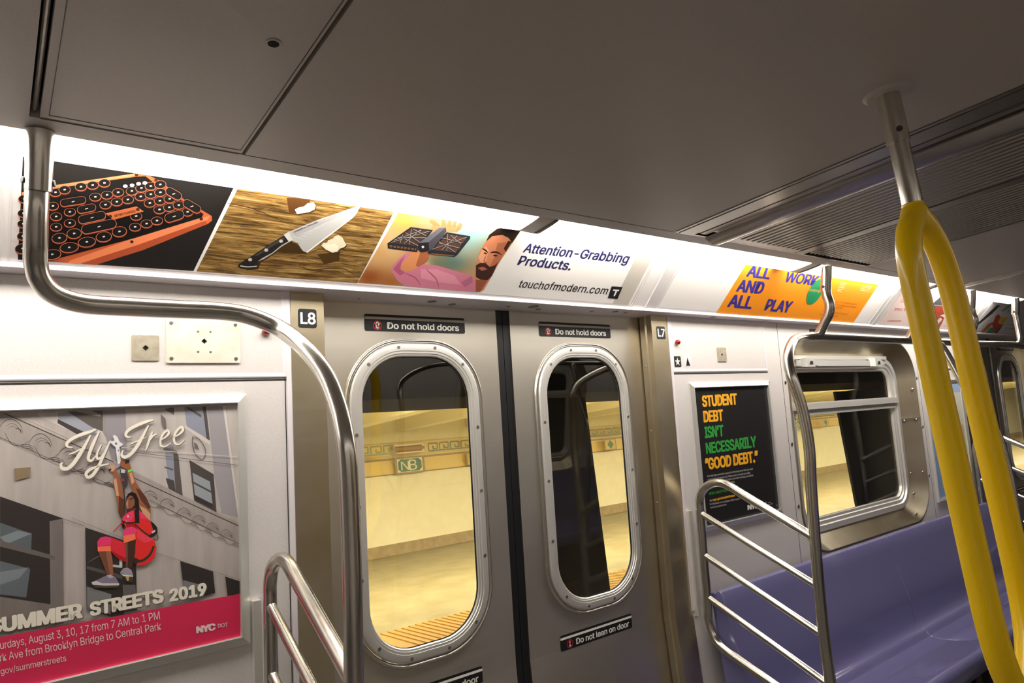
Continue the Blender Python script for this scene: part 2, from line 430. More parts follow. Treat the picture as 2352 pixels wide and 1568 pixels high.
# ================================================================== the shell of the car
XL, XR = -3.2, 8.6
P8 = (0.601, 0.688)                        # door pillars and openings along the wall
P7 = (1.962, 2.056)
P6 = (4.83, 4.912)
P5 = (6.18, 6.27)
ZT = 0.487                                 # underside of the cove lip
DOFF = 0.055                               # doors sit behind the wall face
ZF = -H
def wall_fn(u, v, o): return WP(u, v, o)
WINRECT = (2.862, 4.162, -0.545, 0.418)

def wall_strip(mb, x0, x1, z0=ZF, z1=ZT, off=0.0, th=0.05):
    prof = [(wy(z1) + off, z1)] + ([(wy(ZB) + off, ZB)] if z0 < ZB < z1 else []) + [(wy(z0) + off, z0)]
    back = [(wy(z) + off + th, z) for z in ([z0] + ([ZB] if z0 < ZB < z1 else []) + [z1])]
    mb.extrude_x(prof + back, x0, x1)

def build_shell(tagname):
    st = dict(kind='structure')
    b = MB()
    wall_strip(b, XL, P8[0]); wall_strip(b, P7[1], 2.81)
    wall_strip(b, 2.81, 4.216, ZF, -0.60)
    b.plate([(2.81, -0.60), (4.216, -0.60), (4.216, ZT), (2.81, ZT)], [rrect(*WINRECT, 0.2, 10)], wall_fn, 0.0, 0.02)
    wall_strip(b, 4.216, P6[0]); wall_strip(b, P5[1], XR)
    wl = b.obj('wall_' + tagname, M_LAM, **st)
    # seams and raised borders of the laminate panels
    t = MB()
    for x in (0.592, 2.059, 6.275, 4.826):
        ring = [WP(x - 0.006, -0.6, -0.004), WP(x + 0.006, -0.6, -0.004), WP(x + 0.006, -0.6, 0.0), WP(x - 0.006, -0.6, 0.0),
                WP(x - 0.006, ZT, -0.004), WP(x + 0.006, ZT, -0.004), WP(x + 0.006, ZT, 0.0), WP(x - 0.006, ZT, 0.0)]
        t.hexa(ring)
    t.obj('trim_1', M_TRIM, wl)
    g = MB()
    for x, z0, z1 in ((0.583, -0.6, ZT), (2.81, -0.6, ZT), (4.216, -0.6, ZT)):
        g.hexa([WP(x - 0.001, z0, -0.0006), WP(x + 0.001, z0, -0.0006), WP(x + 0.001, z0, 0.0), WP(x - 0.001, z0, 0.0),
                WP(x - 0.001, z1, -0.0006), WP(x + 0.001, z1, -0.0006), WP(x + 0.001, z1, 0.0), WP(x - 0.001, z1, 0.0)])
    g.obj('panel_seam', M_DARKM, wl)
    # lip of the advertising cove, soffit over the doors
    l = MB()
    l.extrude_x([(1.600, ZT), (1.600, 0.4945), (1.604, 0.4985), (1.69, 0.4985), (1.69, ZT)], XL, XR)
    for a, c in ((P8[1], P7[0]), (P6[1], P5[0])):
        l.extrude_x([(1.69, ZT), (1.69, 0.4985), (1.80, 0.4985), (1.80, ZT)], a - 0.05, c + 0.05)
    lp = l.obj('trim_lip_' + tagname, M_TRIM, **st)
    sl = MB()
    for x, y, r in ((1.02, 1.655, 0.014), (1.10, 1.672, 0.012), (0.80, 1.672, 0.004), (1.30, 1.655, 0.006), (1.39, 1.64, 0.018), (1.43, 1.665, 0.01), (1.66, 1.65, 0.008), (1.76, 1.635, 0.012), (1.82, 1.64, 0.007), (2.31, 1.625, 0.012), (2.68, 1.625, 0.012)):
        sl.disc((x, y, ZT), (0, 0, -1), r, 0.0012, 12)
    sl.obj('soffit_plug', M_VENT, lp)
    c = MB()                               # sloping cove
    c.loops([[CP(XL, -0.002, 0.0), CP(XR, -0.002, 0.0)], [CP(XL, 0.31, 0.0), CP(XR, 0.31, 0.0)],
             [CP(XL, 0.31, 0.02), CP(XR, 0.31, 0.02)], [CP(XL, -0.002, 0.02), CP(XR, -0.002, 0.02)]], False)
    cv = c.obj('cove_' + tagname, M_COVE, **st)
    k = MB()                               # raised joint strips between the card bays
    for x0, x1, h in ((-0.03, -0.012, .004), (0.010, 0.014, .002), (0.024, 0.027, .0015), (1.81, 1.815, .003), (1.882, 1.888, 0.005), (1.888, 1.94, .0025), (3.582, 3.612, .004), (3.618, 3.652, .006), (4.845, 4.875, .005), (4.885, 4.915, .003)):
        k.hexa([CP(x0, 0.0, -h), CP(x1, 0.0, -h), CP(x1, 0.0, 0.0), CP(x0, 0.0, 0.0), CP(x0, 0.30, -h), CP(x1, 0.30, -h), CP(x1, 0.30, 0.0), CP(x0, 0.30, 0.0)])
    k.obj('joint_strip', M_JOINT, cv)
    # flange between the lamps and the ceiling
    global SC
    SC = KC
    f = MB(); f.extrude_x([(1.296, ZC), (1.348, ZC), (1.350, ZC + 0.004), (1.350, ZC + 0.03), (1.296, ZC + 0.03)], XL, XR)
    fl = f.obj('trim_flange_' + tagname, M_CEIL, **st)
    SC = 1.0
    # steel pillars beside the doors
    n = {'far': 2, 'near': 6}[tagname]
    for i, (a, e) in enumerate((P8, P7, P6, P5)):
        p = MB()
        prof = [(wy(ZT) - 0.002, ZT), (wy(ZB) - 0.002, ZB), (wy(ZF) - 0.002, ZF), (wy(ZF) + 0.11, ZF), (wy(ZB) + 0.11, ZB), (wy(ZT) + 0.11, ZT)]
        p.extrude_x(prof, a, e)
        po = p.obj('trim_%d' % (n + i), M_STEELV, **st)
        if i == 1 or i == 0:
            q = MB()
            xx = a if i == 1 else e; sg = -1 if i == 1 else 1
            for z0, z1 in ((ZF, ZB), (ZB, ZT)):
                q.hexa([WP(xx, z0, 0.022), WP(xx + sg * 0.006, z0, 0.026), WP(xx + sg * 0.006, z0, 0.05), WP(xx, z0, 0.054),
                        WP(xx, z1, 0.022), WP(xx + sg * 0.006, z1, 0.026), WP(xx + sg * 0.006, z1, 0.05), WP(xx, z1, 0.054)])
            q.obj('guide_rib', M_STEELV, po)
            for z in (0.30, 0.06, -0.20, -0.42, -0.66):
                MB_ = MB(); MB_.disc(WP(xx + sg * 0.006, z, 0.038), (sg, 0, 0), 0.004, 0.0015, 8); MB_.obj('screw', M_SCREW, po)
    return wl

# ------------------------------------------------------------------ doors
DWZ = (-0.516, 0.386)
def door_leaf(name, x0, x1, gasket, screws=True):
    cx = (x0 + x1) / 2 if not gasket else ((x0 + x1 - 0.0275 * gasket) / 2)
    cx = (x0 + x1) / 2
    out = (cx - 0.226, cx + 0.226, DWZ[0], DWZ[1])
    b = MB(); fn = lambda u, v, o: WP(u, v, DOFF + o)
    hole = rrect(*inset(out, 0.012), 0.168, 10)
    b.plate([(x0, ZB), (x1, ZB), (x1, 0.495), (x0, 0.495)], [hole], lambda u, v, o: Vector((u, D - v * TT + DOFF + o, v)), 0.0, 0.03)
    yb = D - (ZB) * TT + DOFF
    b.box((x0, yb, ZF + 0.01), (x1, yb + 0.03, ZB))
    fn = lambda u, v, o: Vector((u, D - v * TT + DOFF + o, v))
    d = b.obj(name, M_STEEL, kind='structure', smooth=35)
    bd = MB(); ring_sweep(bd, out, 0.18, [(-0.0005, 0.0), (0.0008, -0.0045), (0.003, -0.0075), (0.0055, -0.0085), (0.008, -0.0075), (0.0105, -0.0045), (0.012, 0.002)], fn, 14)
    bd.obj('window_bead', M_BEAD, d, smooth='all')
    fr = MB()
    ring_sweep(fr, inset(out, 0.013), 0.167, [(0.0, 0.004), (0.0, -0.004), (0.004, -0.009), (0.010, -0.0105), (0.0225, -0.0105), (0.0235, -0.008), (0.0235, -0.0085), (0.030, -0.0085), (0.031, -0.006), (0.036, -0.0055), (0.0385, -0.003), (0.0395, 0.006)], fn, 10)
    f = fr.obj('window_frame', M_ALU, d, smooth=30)
    sm = MB()
    ring_sweep(sm, inset(out, 0.0495), 0.13, [(0.0, -0.0035), (0.0025, -0.001), (0.004, 0.004)], fn, 10)
    sm.obj('window_seal', M_RUB, f)
    gl = MB(); gl.plate(rrect(*inset(out, 0.049), 0.131, 10), [], fn, 0.004, 0.008); gl.obj('window_pane', M_GLASS, d)
    if screws:
        pts = [(sx * 0.06, DWZ[1] - 0.026) for sx in (-1, 1)] + [(sx * 0.06, DWZ[0] + 0.026) for sx in (-1, 1)]
        for sx in (-1, 1):
            pts += [(sx * 0.155, DWZ[1] - 0.075), (sx * 0.155, DWZ[0] + 0.075)] + [(sx * 0.198, z) for z in (0.12, -0.07, -0.26)]
        for u, v in pts:
            s = MB(); s.disc(fn(cx + u, v, -0.0105), (0, -1, -TT), 0.0052, 0.0012, 9); so = s.obj('screw', M_SCREW, f)
    g = MB()
    xs = x1 if gasket > 0 else x0
    a, e = sorted((xs, xs + gasket * 0.0265))
    for z0, z1 in ((ZF + 0.01, ZB), (ZB, 0.495)):
        g.hexa([WP(a, z0, DOFF + 0.004), WP(e, z0, DOFF + 0.004), WP(e, z0, DOFF + 0.03), WP(a, z0, DOFF + 0.03),
                WP(a, z1, DOFF + 0.004), WP(e, z1, DOFF + 0.004), WP(e, z1, DOFF + 0.03), WP(a, z1, DOFF + 0.03)])
    g.obj('rubber_edge', M_RUB, d)
    return d

# ------------------------------------------------------------------ side window with steel surround
def side_window(name):
    b = MB()
    ring_sweep(b, WINRECT, 0.2, [(-0.012, 0.0), (-0.010, -0.003), (-0.002, -0.004), (0.004, 0.002), (0.03, 0.035), (0.078, 0.078), (0.082, 0.082)], wall_fn, 12)
    s = b.obj(name, M_STEELV, kind='structure', smooth=50)
    F = (2.945, 4.08, -0.478, 0.345)
    f = MB()
    ring_sweep(f, F, 0.13, [(0.0, 0.085), (0.0, 0.066), (0.006, 0.060), (0.030, 0.060), (0.034, 0.068), (0.05, 0.068), (0.054, 0.074), (0.066, 0.074), (0.07, 0.088)], wall_fn, 10)
    fo = f.obj('window_frame', M_ALU, s, smooth=30)
    m = MB()
    m.hexa([WP(F[0] + .05, 0.068, 0.06), WP(F[1] - .05, 0.068, 0.06), WP(F[1] - .05, 0.068, 0.088), WP(F[0] + .05, 0.068, 0.088),
            WP(F[0] + .05, 0.128, 0.066), WP(F[1] - .05, 0.128, 0.066), WP(F[1] - .05, 0.128, 0.088), WP(F[0] + .05, 0.128, 0.088)])
    m.hexa([WP(F[0] + .03, 0.094, 0.05), WP(F[1] - .03, 0.094, 0.05), WP(F[1] - .03, 0.094, 0.062), WP(F[0] + .03, 0.094, 0.062),
            WP(F[0] + .03, 0.124, 0.054), WP(F[1] - .03, 0.124, 0.054), WP(F[1] - .03, 0.124, 0.066), WP(F[0] + .03, 0.124, 0.066)])
    m.obj('cross_bar', M_ALU, s)
    g = MB(); g.plate(rrect(F[0] + .06, F[1] - .06, F[2] + .06, F[3] - .03, 0.08, 8), [], wall_fn, 0.082, 0.087); g.obj('window_pane', M_GLASS, s)
    h = MB()
    h.hexa([WP(3.02, 0.300, 0.045), WP(3.90, 0.300, 0.045), WP(3.90, 0.300, 0.062), WP(3.02, 0.300, 0.062),
            WP(3.02, 0.328, 0.045), WP(3.90, 0.328, 0.045), WP(3.90, 0.328, 0.062), WP(3.02, 0.328, 0.062)])
    h.hexa([WP(2.99, 0.334, 0.05), WP(3.96, 0.334, 0.05), WP(3.96, 0.334, 0.068), WP(2.99, 0.334, 0.068),
            WP(2.99, 0.352, 0.05), WP(3.96, 0.352, 0.05), WP(3.96, 0.352, 0.068), WP(2.99, 0.352, 0.068)])
    ho = h.obj('vent_bar', M_ALUW, s)
    for x in (3.11, 3.80):
        l = MB(); l.hexa([WP(x - .04, 0.292, 0.02), WP(x + .035, 0.292, 0.02), WP(x + .05, 0.298, 0.05), WP(x - .05, 0.298, 0.05),
                          WP(x - .04, 0.336, 0.02), WP(x + .03, 0.336, 0.02), WP(x + .05, 0.336, 0.05), WP(x - .05, 0.336, 0.05)])
        l.hexa([WP(x + .03, 0.300, 0.025), WP(x + .085, 0.300, 0.03), WP(x + .085, 0.300, 0.05), WP(x + .03, 0.300, 0.05),
                WP(x + .03, 0.320, 0.025), WP(x + .085, 0.320, 0.03), WP(x + .085, 0.320, 0.05), WP(x + .03, 0.320, 0.05)])
        lo = l.obj('latch', M_ALUW, ho)
        k = MB(); k.hexa([WP(x - .018, 0.304, 0.0185), WP(x + .012, 0.304, 0.0185), WP(x + .012, 0.304, 0.03), WP(x - .018, 0.304, 0.03),
                          WP(x - .008, 0.320, 0.0185), WP(x + .012, 0.320, 0.0185), WP(x + .012, 0.320, 0.03), WP(x - .008, 0.320, 0.03)])
        k.obj('latch', M_BLK, ho)
    t = MB()                               # lap joint across the right hand reveal
    t.hexa([WP(4.083, -0.002, 0.066), WP(4.155, -0.002, -0.003), WP(4.158, -0.002, 0.006), WP(4.086, -0.002, 0.08),
            WP(4.083, 0.004, 0.066), WP(4.155, 0.004, -0.003), WP(4.158, 0.004, 0.006), WP(4.086, 0.004, 0.08)])
    t.obj('lap_joint', M_STEELV, s)
    for z in (0.219, -0.054, -0.324):
        for x in (2.832, 4.19):
            c = MB(); c.disc(WP(x, z, 0.0), (0, -1, -TT), 0.008, 0.002, 10); c.obj('screw', M_SCREW, s)
    for x, z, o in ((4.145, 0.16, 0.010), (4.145, -0.01, 0.010), (4.145, -0.30, 0.010), (4.10, -0.01, 0.055), (4.10, -0.3, 0.055), (4.09, -0.41, 0.05), (4.02, -0.51, 0.02)):
        c = MB(); c.disc(WP(x, z, o), (-0.7, -0.7, 0), 0.007, 0.003, 9, 0.003); c.obj('rivet', M_SCREW, s)
    return s

# ------------------------------------------------------------------ bench
SEATPROF = [(1.674, -0.548), (1.668, -0.539), (1.660, -0.5385), (1.652, -0.544), (1.647, -0.556), (1.641, -0.60), (1.634, -0.66), (1.618, -0.74), (1.606, -0.80), (1.601, -0.85), (1.600, -0.89), (1.597, -0.92), (1.590, -0.938), (1.580, -0.9475), (1.571, -0.9515), (1.563, -0.9555), (1.556, -0.9625), (1.551, -0.972), (1.545, -0.979), (1.530, -0.9835), (1.49, -0.987), (1.44, -0.986), (1.38, -0.977),
            (1.33, -0.963), (1.30, -0.9555), (1.286, -0.9535), (1.275, -0.9545), (1.267, -0.958), (1.261, -0.9645), (1.257, -0.975), (1.256, -0.99), (1.263, -1.02), (1.285, -1.05)]
def bench(label, seams, x0, x1, group):
    root = empty('bench', ((x0 + x1) / 2, 1.5, ZF), label, 'bench', group)
    xs = [x0] + seams + [x1]
    back = [(1.69, -1.07), (1.70, -0.548)]
    for i in range(len(xs) - 1):
        a, e = xs[i] + 0.0015, xs[i + 1] - 0.0015
        b = MB(); n = len(SEATPROF)
        L = []
        for x, dd in ((a, 0.004), (a + 0.004, 0.0), (e - 0.004, 0.0), (e, 0.004)):
            L.append([(x, y + dd * 0.7, z - dd * 0.7) for y, z in SEATPROF] + [(x, y, z) for y, z in back])
        b.loops([[Vector(p) for p in l] for l in L], True, True, True)
        b.obj('seat_shell', M_SEAT, root, smooth=32)
    s = MB()
    s.box((x0 + 0.06, 1.40, -1.10), (x1 - 0.06, 1.69, -1.055)); s.box((x0 + 0.1, 1.60, ZF), (x1 - 0.1, 1.66, -1.10))
    for x in (x0 + 0.25, (x0 + x1) / 2, x1 - 0.25): s.box((x - 0.03, 1.38, ZF + 0.05), (x + 0.03, 1.62, -1.10))
    s.obj('seat_support', M_DARKM, root)
    return root

# ------------------------------------------------------------------ grab rails with seat-end guards
RR = 0.0176
GUARD_WALL = [(1.704, -0.642), (1.694, -0.575), (1.684, -0.45), (1.673, -0.33), (1.666, -0.25), (1.660, -0.21), (1.640, -0.176), (1.606, -0.157), (1.565, -0.151), (1.528, -0.161), (1.47, -0.196), (1.242, -0.334), (1.230, -0.341)]
GUARD_LOW = [(1.704, -0.642), (1.697, -0.68), (1.676, -0.712), (1.64, -0.737), (1.56, -0.776), (1.475, -0.815), (1.29, -0.905)]
STAN = [(1.187, 0.05), (1.195, -0.05), (1.212, -0.17), (1.232, -0.33), (1.25, -0.5), (1.263, -0.66), (1.272, -0.9), (1.276, ZF)]
def guard(root, x):
    b = MB(); b.tube(smooth_path([(x, y, z) for y, z in GUARD_LOW[::-1]] + [(x, y, z) for y, z in GUARD_WALL[1:]], 5), 0.0155, 14)
    g = b.obj('guard_loop', M_RAIL, root, smooth='all')
    for (ya, za), (yb, zb) in (((1.666, -0.256), (1.252, -0.488)), ((1.677, -0.407), (1.262, -0.637)), ((1.688, -0.557), (1.272, -0.785))):
        r = MB(); r.tube([(x, ya, za), (x, yb, zb)], 0.0115, 12); r.obj('rung', M_RAIL, root, smooth=40)
    w_ = MB(); w_.hexa([WP(x - .03, -0.62, -0.02), WP(x - .012, -0.62, -0.02), WP(x - .012, -0.62, 0.0), WP(x - .03, -0.62, 0.0),
                        WP(x - .03, -0.245, -0.02), WP(x - .012, -0.245, -0.02), WP(x - .012, -0.245, 0.0), WP(x - .03, -0.245, 0.0)])
    w_.obj('wall_bracket', M_ALU, root)
def kc(pts): return [Vector(p) * KC for p in pts]
def sleeve(root, x, y, dy):
    global SC
    SC = KC
    b = MB(); P = [(x, y, ZC - 0.001), (x, y + dy * .1, ZC - 0.02), (x, y + dy * .5, ZC - 0.06), (x, y + dy, ZC - 0.10)]
    b.tube(P, [0.0232, 0.0222, 0.0212, 0.0212], 18)
    s = b.obj('sleeve', M_RAIL, root, smooth=40)
    for sx in (-1, 1):
        c = MB(); c.disc((x + sx * 0.021, y + dy * .85, ZC - 0.085), (sx, -0.4, 0), 0.006, 0.003, 10); c.obj('screw', M_DARKM, s)
    SC = 1.0
def bracket(root, x, rs=0.0195, dx=0.0):
    sleeve(root, x, 1.357, 0.022)
    b = MB(); b.tube(smooth_path(kc([(x, 1.376, 0.57), (x, 1.377, 0.535), (x, 1.373, 0.499), (x, 1.384, 0.462), (x + dx * .5, 1.409, 0.43), (x + dx, 1.432, 0.40), (x + dx, 1.446, 0.382)]), 6), rs * KC, 14)
    b.obj('bracket', M_RAIL, root, smooth='all')

def rail_right(label):
    root = empty('grab_rail', (3.4, 1.3, ZF), label, 'grab rail', 'stainless grab rails over the benches')
    b = MB()
    P = kc([(3.4, 1.446, 0.38), (2.9, 1.446, 0.38)]) + [Vector(q) for q in ((2.60, 1.357, 0.3565), (2.462, 1.345, 0.348), (2.335, 1.308, 0.3285), (2.235, 1.268, 0.302), (2.155, 1.238, 0.268), (2.10, 1.216, 0.229), (2.083, 1.206, 0.186), (2.086, 1.199, 0.135), (2.093, 1.194, 0.07))] + [(2.095, y, z) for y, z in STAN[1:]]
    b.tube(smooth_path(kc([(4.45, 1.446, 0.38), (4.0, 1.446, 0.38)]) + P, 6), RR, 18); b.obj('overhead_bar', M_RAIL, root, smooth='all')
    b = MB(); b.tube(smooth_path(kc([(4.43, 1.446, 0.38), (4.62, 1.446, 0.379), (4.80, 1.42, 0.375), (4.93, 1.37, 0.362)]) + [(4.72, 1.25, 0.315), (4.765, 1.22, 0.25), (4.775, 1.21, 0.17), (4.775, 1.19, 0.06)] + [(4.775, y, z) for y, z in STAN[1:]], 6), RR, 18)
    b.obj('stanchion', M_RAIL, root, smooth='all')
    b = MB(); b.tube(smooth_path(kc([(3.95, 1.446, 0.38), (3.95, 1.425, 0.352), (3.95, 1.39, 0.241), (3.95, 1.366, 0.146), (3.95, 1.32, 0.02), (3.95, 1.27, -0.10), (3.95, 1.258, -0.2), (3.95, 1.262, -0.5), (3.95, 1.30, -1.02)]), 6), RR, 16)
    b.obj('stanchion', M_RAIL, root, smooth='all')
    for x in (2.765, 3.62, 4.34): bracket(root, x)
    sleeve(root, 5.06, 1.36, 0.02)
    b = MB(); b.tube(smooth_path(kc([(5.06, 1.378, 0.57), (5.06, 1.38, 0.50), (5.05, 1.38, 0.44), (5.02, 1.375, 0.40), (4.95, 1.37, 0.368)]), 6), 0.0165, 14); b.obj('bracket', M_RAIL, root, smooth='all')
    guard(root, 2.095); guard(root, 4.775)
    return root
def rail_left(label):
    root = empty('grab_rail', (0.4, 1.3, ZF), label, 'grab rail', 'stainless grab rails over the benches')
    P = kc([(0.061, 1.372, 0.60), (0.060, 1.378, 0.528), (0.0605, 1.40, 0.475), (0.062, 1.42, 0.442), (0.069, 1.432, 0.417), (0.088, 1.446, 0.396), (0.129, 1.458, 0.383), (0.216, 1.46, 0.380), (0.30, 1.46, 0.3795), (0.385, 1.46, 0.379), (0.436, 1.46, 0.3725)]) + [(0.464, 1.354, 0.3225),
         (0.492, 1.293, 0.27), (0.512, 1.245, 0.21), (0.520, 1.215, 0.148), (0.521, 1.195, 0.096), (0.521, 1.186, 0.044)] + [(0.521, y - 0.012, z) for y, z in STAN[2:]]
    b = MB(); b.tube(smooth_path(P, 7), RR, 20); b.obj('overhead_bar', M_RAIL, root, smooth='all')
    sleeve(root, 0.062, 1.345, 0.026)
    guard(root, 0.521)
    return root

# ------------------------------------------------------------------ lamps
def lamp(x0, x1, label, group, cap=True):
    b = MB()
    prof = [(1.352, 0.668), (1.358, 0.6625), (1.38, 0.6600), (1.41, 0.6578), (1.44, 0.6565), (1.453, 0.6580), (1.535, 0.6945), (1.50, 0.71), (1.36, 0.70)]
    global SC
    SC = KC
    xe = x1 - 0.06 if cap else x1
    b.extrude_x(prof, x0, xe)
    o = b.obj('ceiling_lamp', M_LENS2 if MIR else M_LENS, label=label, cat='lamp', group=group)
    if cap:                                # unlit tail of the lens, then the dark end cap
        t = MB(); t.extrude_x(prof, xe, x1); t.obj('lens_tail', M_TAIL, o)
    for xa, xb in ((x1, x1 + 0.012),) if cap else ():
        c = MB(); c.extrude_x([(1.43 + (y - 1.43) * 1.02, 0.68 + (z - 0.68) * 1.12) for y, z in prof], xa, xb); c.obj('end_cap', M_CAP, o)
    SC = 1.0
    return o

wall_far = build_shell('far')
d1 = door_leaf('door_1', 0.689, 1.2835, 1)
d2 = door_leaf('door_2', 1.3385, 1.961, -1)
d3 = door_leaf('door_3', 4.913, 5.519, 1, False)
d4 = door_leaf('door_4', 5.572, 6.179, -1, False)
side_window('window_1')
bench('lilac blue moulded bench under the side window, behind the yellow pole', [3.43], 2.125, 4.74, None)
rail_left('stainless grab rail with guard left of the double doors, rising to the ceiling slot')
rail_right('long stainless grab rail with guards above the lilac blue bench')
LG = 'fluorescent lamps along the far cove'
lamp(-1.35, 0.058, 'bright lamp at the far left edge, left of the rail sleeve', LG, False)
lamp(0.06, 1.268, 'bright lamp above the keyboard, knife and drone pictures', LG)
lamp(1.305, 2.712, 'bright lamp over the orange advertisement', LG)
lamp(2.75, 3.93, 'bright lamp behind the top of the yellow pole arms', LG)
lamp(3.97, 5.30, 'bright lamp at the right edge over the food advertisement', LG)

# the opposite side of the car, seen only in reflections
MIR = True
build_shell('near')
for nm, a, e, g in (('door_5', 0.689, 1.2835, 1), ('door_6', 1.3385, 1.961, -1)): door_leaf(nm, a, e, g, False)
side_window('window_2')
bench('lilac blue bench along the opposite side of the car, behind the viewer', [3.43], 2.125, 4.74, None)
rail_right('stainless grab rail above the opposite bench behind the viewer')
for i, (a, e) in enumerate(((-1.35, 0.03), (0.06, 1.268), (1.40, 2.712), (2.84, 4.05), (4.18, 5.39))):
    lamp(a, e, 'fluorescent lamp along the opposite cove behind the viewer', 'fluorescent lamps along the opposite cove')
MIR = False

# ------------------------------------------------------------------ floor, ceiling, ends
b = MB(); b.box((XL, -0.98, ZF - 0.05), (XR, 1.76, ZF)); b.obj('floor', M_FLOOR, kind='structure')
for nm, a, e in (('wall_left', XL - 0.05, XL), ('wall_right', XR, XR + 0.05)):
    b = MB(); b.box((a, -0.98, ZF), (e, 1.76, ZC + 0.1)); b.obj(nm, M_LAM, kind='structure')
SC = KC
YA, YB = 2 * YMID / KC - 1.296, 1.296
c = MB()
GV = 0.0
def slab(x0, x1, z=ZC, y0=YA, y1=YB): c.box((x0, y0, z), (x1, y1, z + 0.02))
slab(XL, 0.0445); slab(0.0595, 0.388, ZC - 0.0015, YA, 1.288); slab(0.396, 1.7115); slab(2.986, 4.05); slab(4.075, XR, ZC - 0.004)
ce = c.obj('ceiling', M_CEIL, kind='structure')
d = MB(); d.box((XL, YA - 0.04, ZC + 0.032), (XR, YB + 0.04, ZC + 0.05)); d.obj('ceiling_void', M_BLK, ce)
r = MB(); r.tube([(0.052, YA, ZC + 0.012), (0.052, 1.296, ZC + 0.012)], 0.0042, 10); r.obj('cable_tube', M_VENT, ce)
s = MB()
for x in (0.0715, 0.3825): s.box((x - 0.0006, YA, ZC - 0.0022), (x + 0.0006, 1.276, ZC - 0.0014))
for y in (1.276,): s.box((0.0715, y - 0.0007, ZC - 0.0022), (0.3825, y + 0.0007, ZC - 0.0014))
s.box((0.06, 1.2955, ZC - 0.0006), (0.385, 1.2967, ZC)); s.box((0.396, 1.2945, ZC - 0.0006), (1.7115, 1.2965, ZC)); s.box((2.986, 1.2945, ZC - 0.0006), (4.05, 1.2965, ZC))
s.obj('ceiling_seam', M_DARKM, ce)
t = MB(); t.box((4.05, YA, ZC - 0.012), (4.062, YB, ZC + 0.01)); t.box((4.064, YA, ZC - 0.02), (4.075, YB, ZC + 0.01)); t.obj('ceiling_joint_strip', M_VENT, ce)
h = MB(); h.disc((0.330, 0.918, ZC - 0.001), (0, 0, -1), 0.0115, 0.0018, 18)
ho = h.obj('ceiling_port', M_CEIL, label='small round black port in the ceiling panel left of the dark diagonal joint', cat='ceiling port')
h = MB(); h.disc((0.330, 0.918, ZC - 0.0026), (0, 0, -1), 0.0085, 0.0006, 18); h.obj('opening', M_BLK, ho)

# air diffuser across the ceiling
v = MB()
v.box((1.7145, YA, ZC - 0.002), (1.728, YB - 0.004, ZC + 0.01)); v.box((1.731, YA, ZC - 0.004), (1.795, YB - 0.006, ZC + 0.004)); v.box((1.797, YA, ZC + 0.003), (1.822, YB - 0.02, ZC + 0.012)); v.box((1.824, YA, ZC + 0.001), (1.852, YB - 0.02, ZC + 0.011)); v.box((1.855, YA, ZC + 0.006), (1.95, YB - 0.04, ZC + 0.012))
v.box((1.71, 1.285, ZC - 0.001), (2.986, 1.293, ZC + 0.01))
v.box((1.95, 1.255, ZC - 0.003), (2.40, 1.28, ZC + 0.012)); v.box((2.40, YA, ZC - 0.004), (2.452, YB - 0.012, ZC + 0.01)); v.box((2.972, YA, ZC - 0.002), (2.984, YB - 0.004, ZC + 0.01))
vo = v.obj('air_diffuser', M_VENT, label='ribbed metal air diffuser across the ceiling beside the yellow pole', cat='air vent')
bl = MB(); n = 10
prof = [(1.862 + 0.085 * k / n, ZC + 0.004 - 0.028 * sin(pi * (0.15 + 0.85 * k / n) * 0.75)) for k in range(n + 1)]
L = [[Vector((x, y, z)) for x, z in prof] + [Vector((x, y, z + 0.003)) for x, z in prof[::-1]] for y in (YA, 1.289)]
bl.loops(L, True, True, True); bl.obj('deflector_blade', M_VENT, vo, smooth=50)
def slats(x0, x1, cnt, y1):
    p = (x1 - x0) / cnt
    for i in range(cnt):
        xa = x0 + i * p; s_ = MB()
        prof = [(xa, ZC + 0.006), (xa + p * .18, ZC - 0.003), (xa + p * .5, ZC - 0.0045), (xa + p * .72, ZC - 0.003), (xa + p * .80, ZC + 0.006)]
        L = [[Vector((x, y, z)) for x, z in prof] for y in (YA, y1)]
        s_.loops(L, True, True, True); s_.obj('slat', M_VENT, vo, smooth=30)
slats(1.985, 2.395, 13, 1.255); slats(2.462, 2.97, 17, 1.262)
bk = MB(); bk.box((1.71, YA, ZC + 0.012), (2.986, YB, ZC + 0.02)); bk.obj('back_panel', M_BLK, vo)
SC = 1.0

# ================================================================== yellow split pole
AX, AY = 1.4745, 0.521
SC = KC
root = empty('split_pole', (AX, AY, ZF / KC), 'bright yellow split pole loop hanging on a stainless tube from the ceiling', 'grab pole')
b = MB(); b.tube([(AX - .015, AY, ZC), (AX - .015, AY, ZC - 0.006)], [0.047, 0.040], 28); b.obj('ceiling_collar', M_CEIL, root, smooth=40)
b = MB(); b.tube([(AX - .015, AY, ZC - 0.001), (AX - .015, AY, 0.548)], [0.0222, 0.0222], 24); so = b.obj('sleeve', M_RAIL, root, smooth=40)
c = MB(); c.disc(Vector((AX - .015, AY, 0.572)) + Vector((-0.8, -0.6, 0)).normalized() * 0.0215, (-0.8, -0.6, 0), 0.0062, 0.002, 12); c.obj('screw', M_DARKM, so)
b = MB(); b.tube([(AX - .015, AY, 0.552), (AX - .015, AY, 0.40)], 0.0193, 24); b.obj('tube', M_RAIL, root, smooth=40)
b = MB()
b.tube(smooth_path([(AX - .015, AY, 0.418), (AX - .016, AY, 0.405), (AX - .03, AY, 0.385), (AX - .058, AY, 0.358), (AX - .079, AY, 0.318), (AX - .0885, AY, 0.268), (AX - .090, AY, 0.20), (AX - .090, AY, -0.05), (AX - .090, AY, -0.30), (AX - .087, AY, -0.375), (AX - .074, AY, -0.435), (AX - .048, AY, -0.485), (AX - .018, AY, -0.52), (AX - .012, AY, -0.56)], 8),
       [0.0205] * 4 + [0.0215] * 4 + [0.0235] * 97, 26)
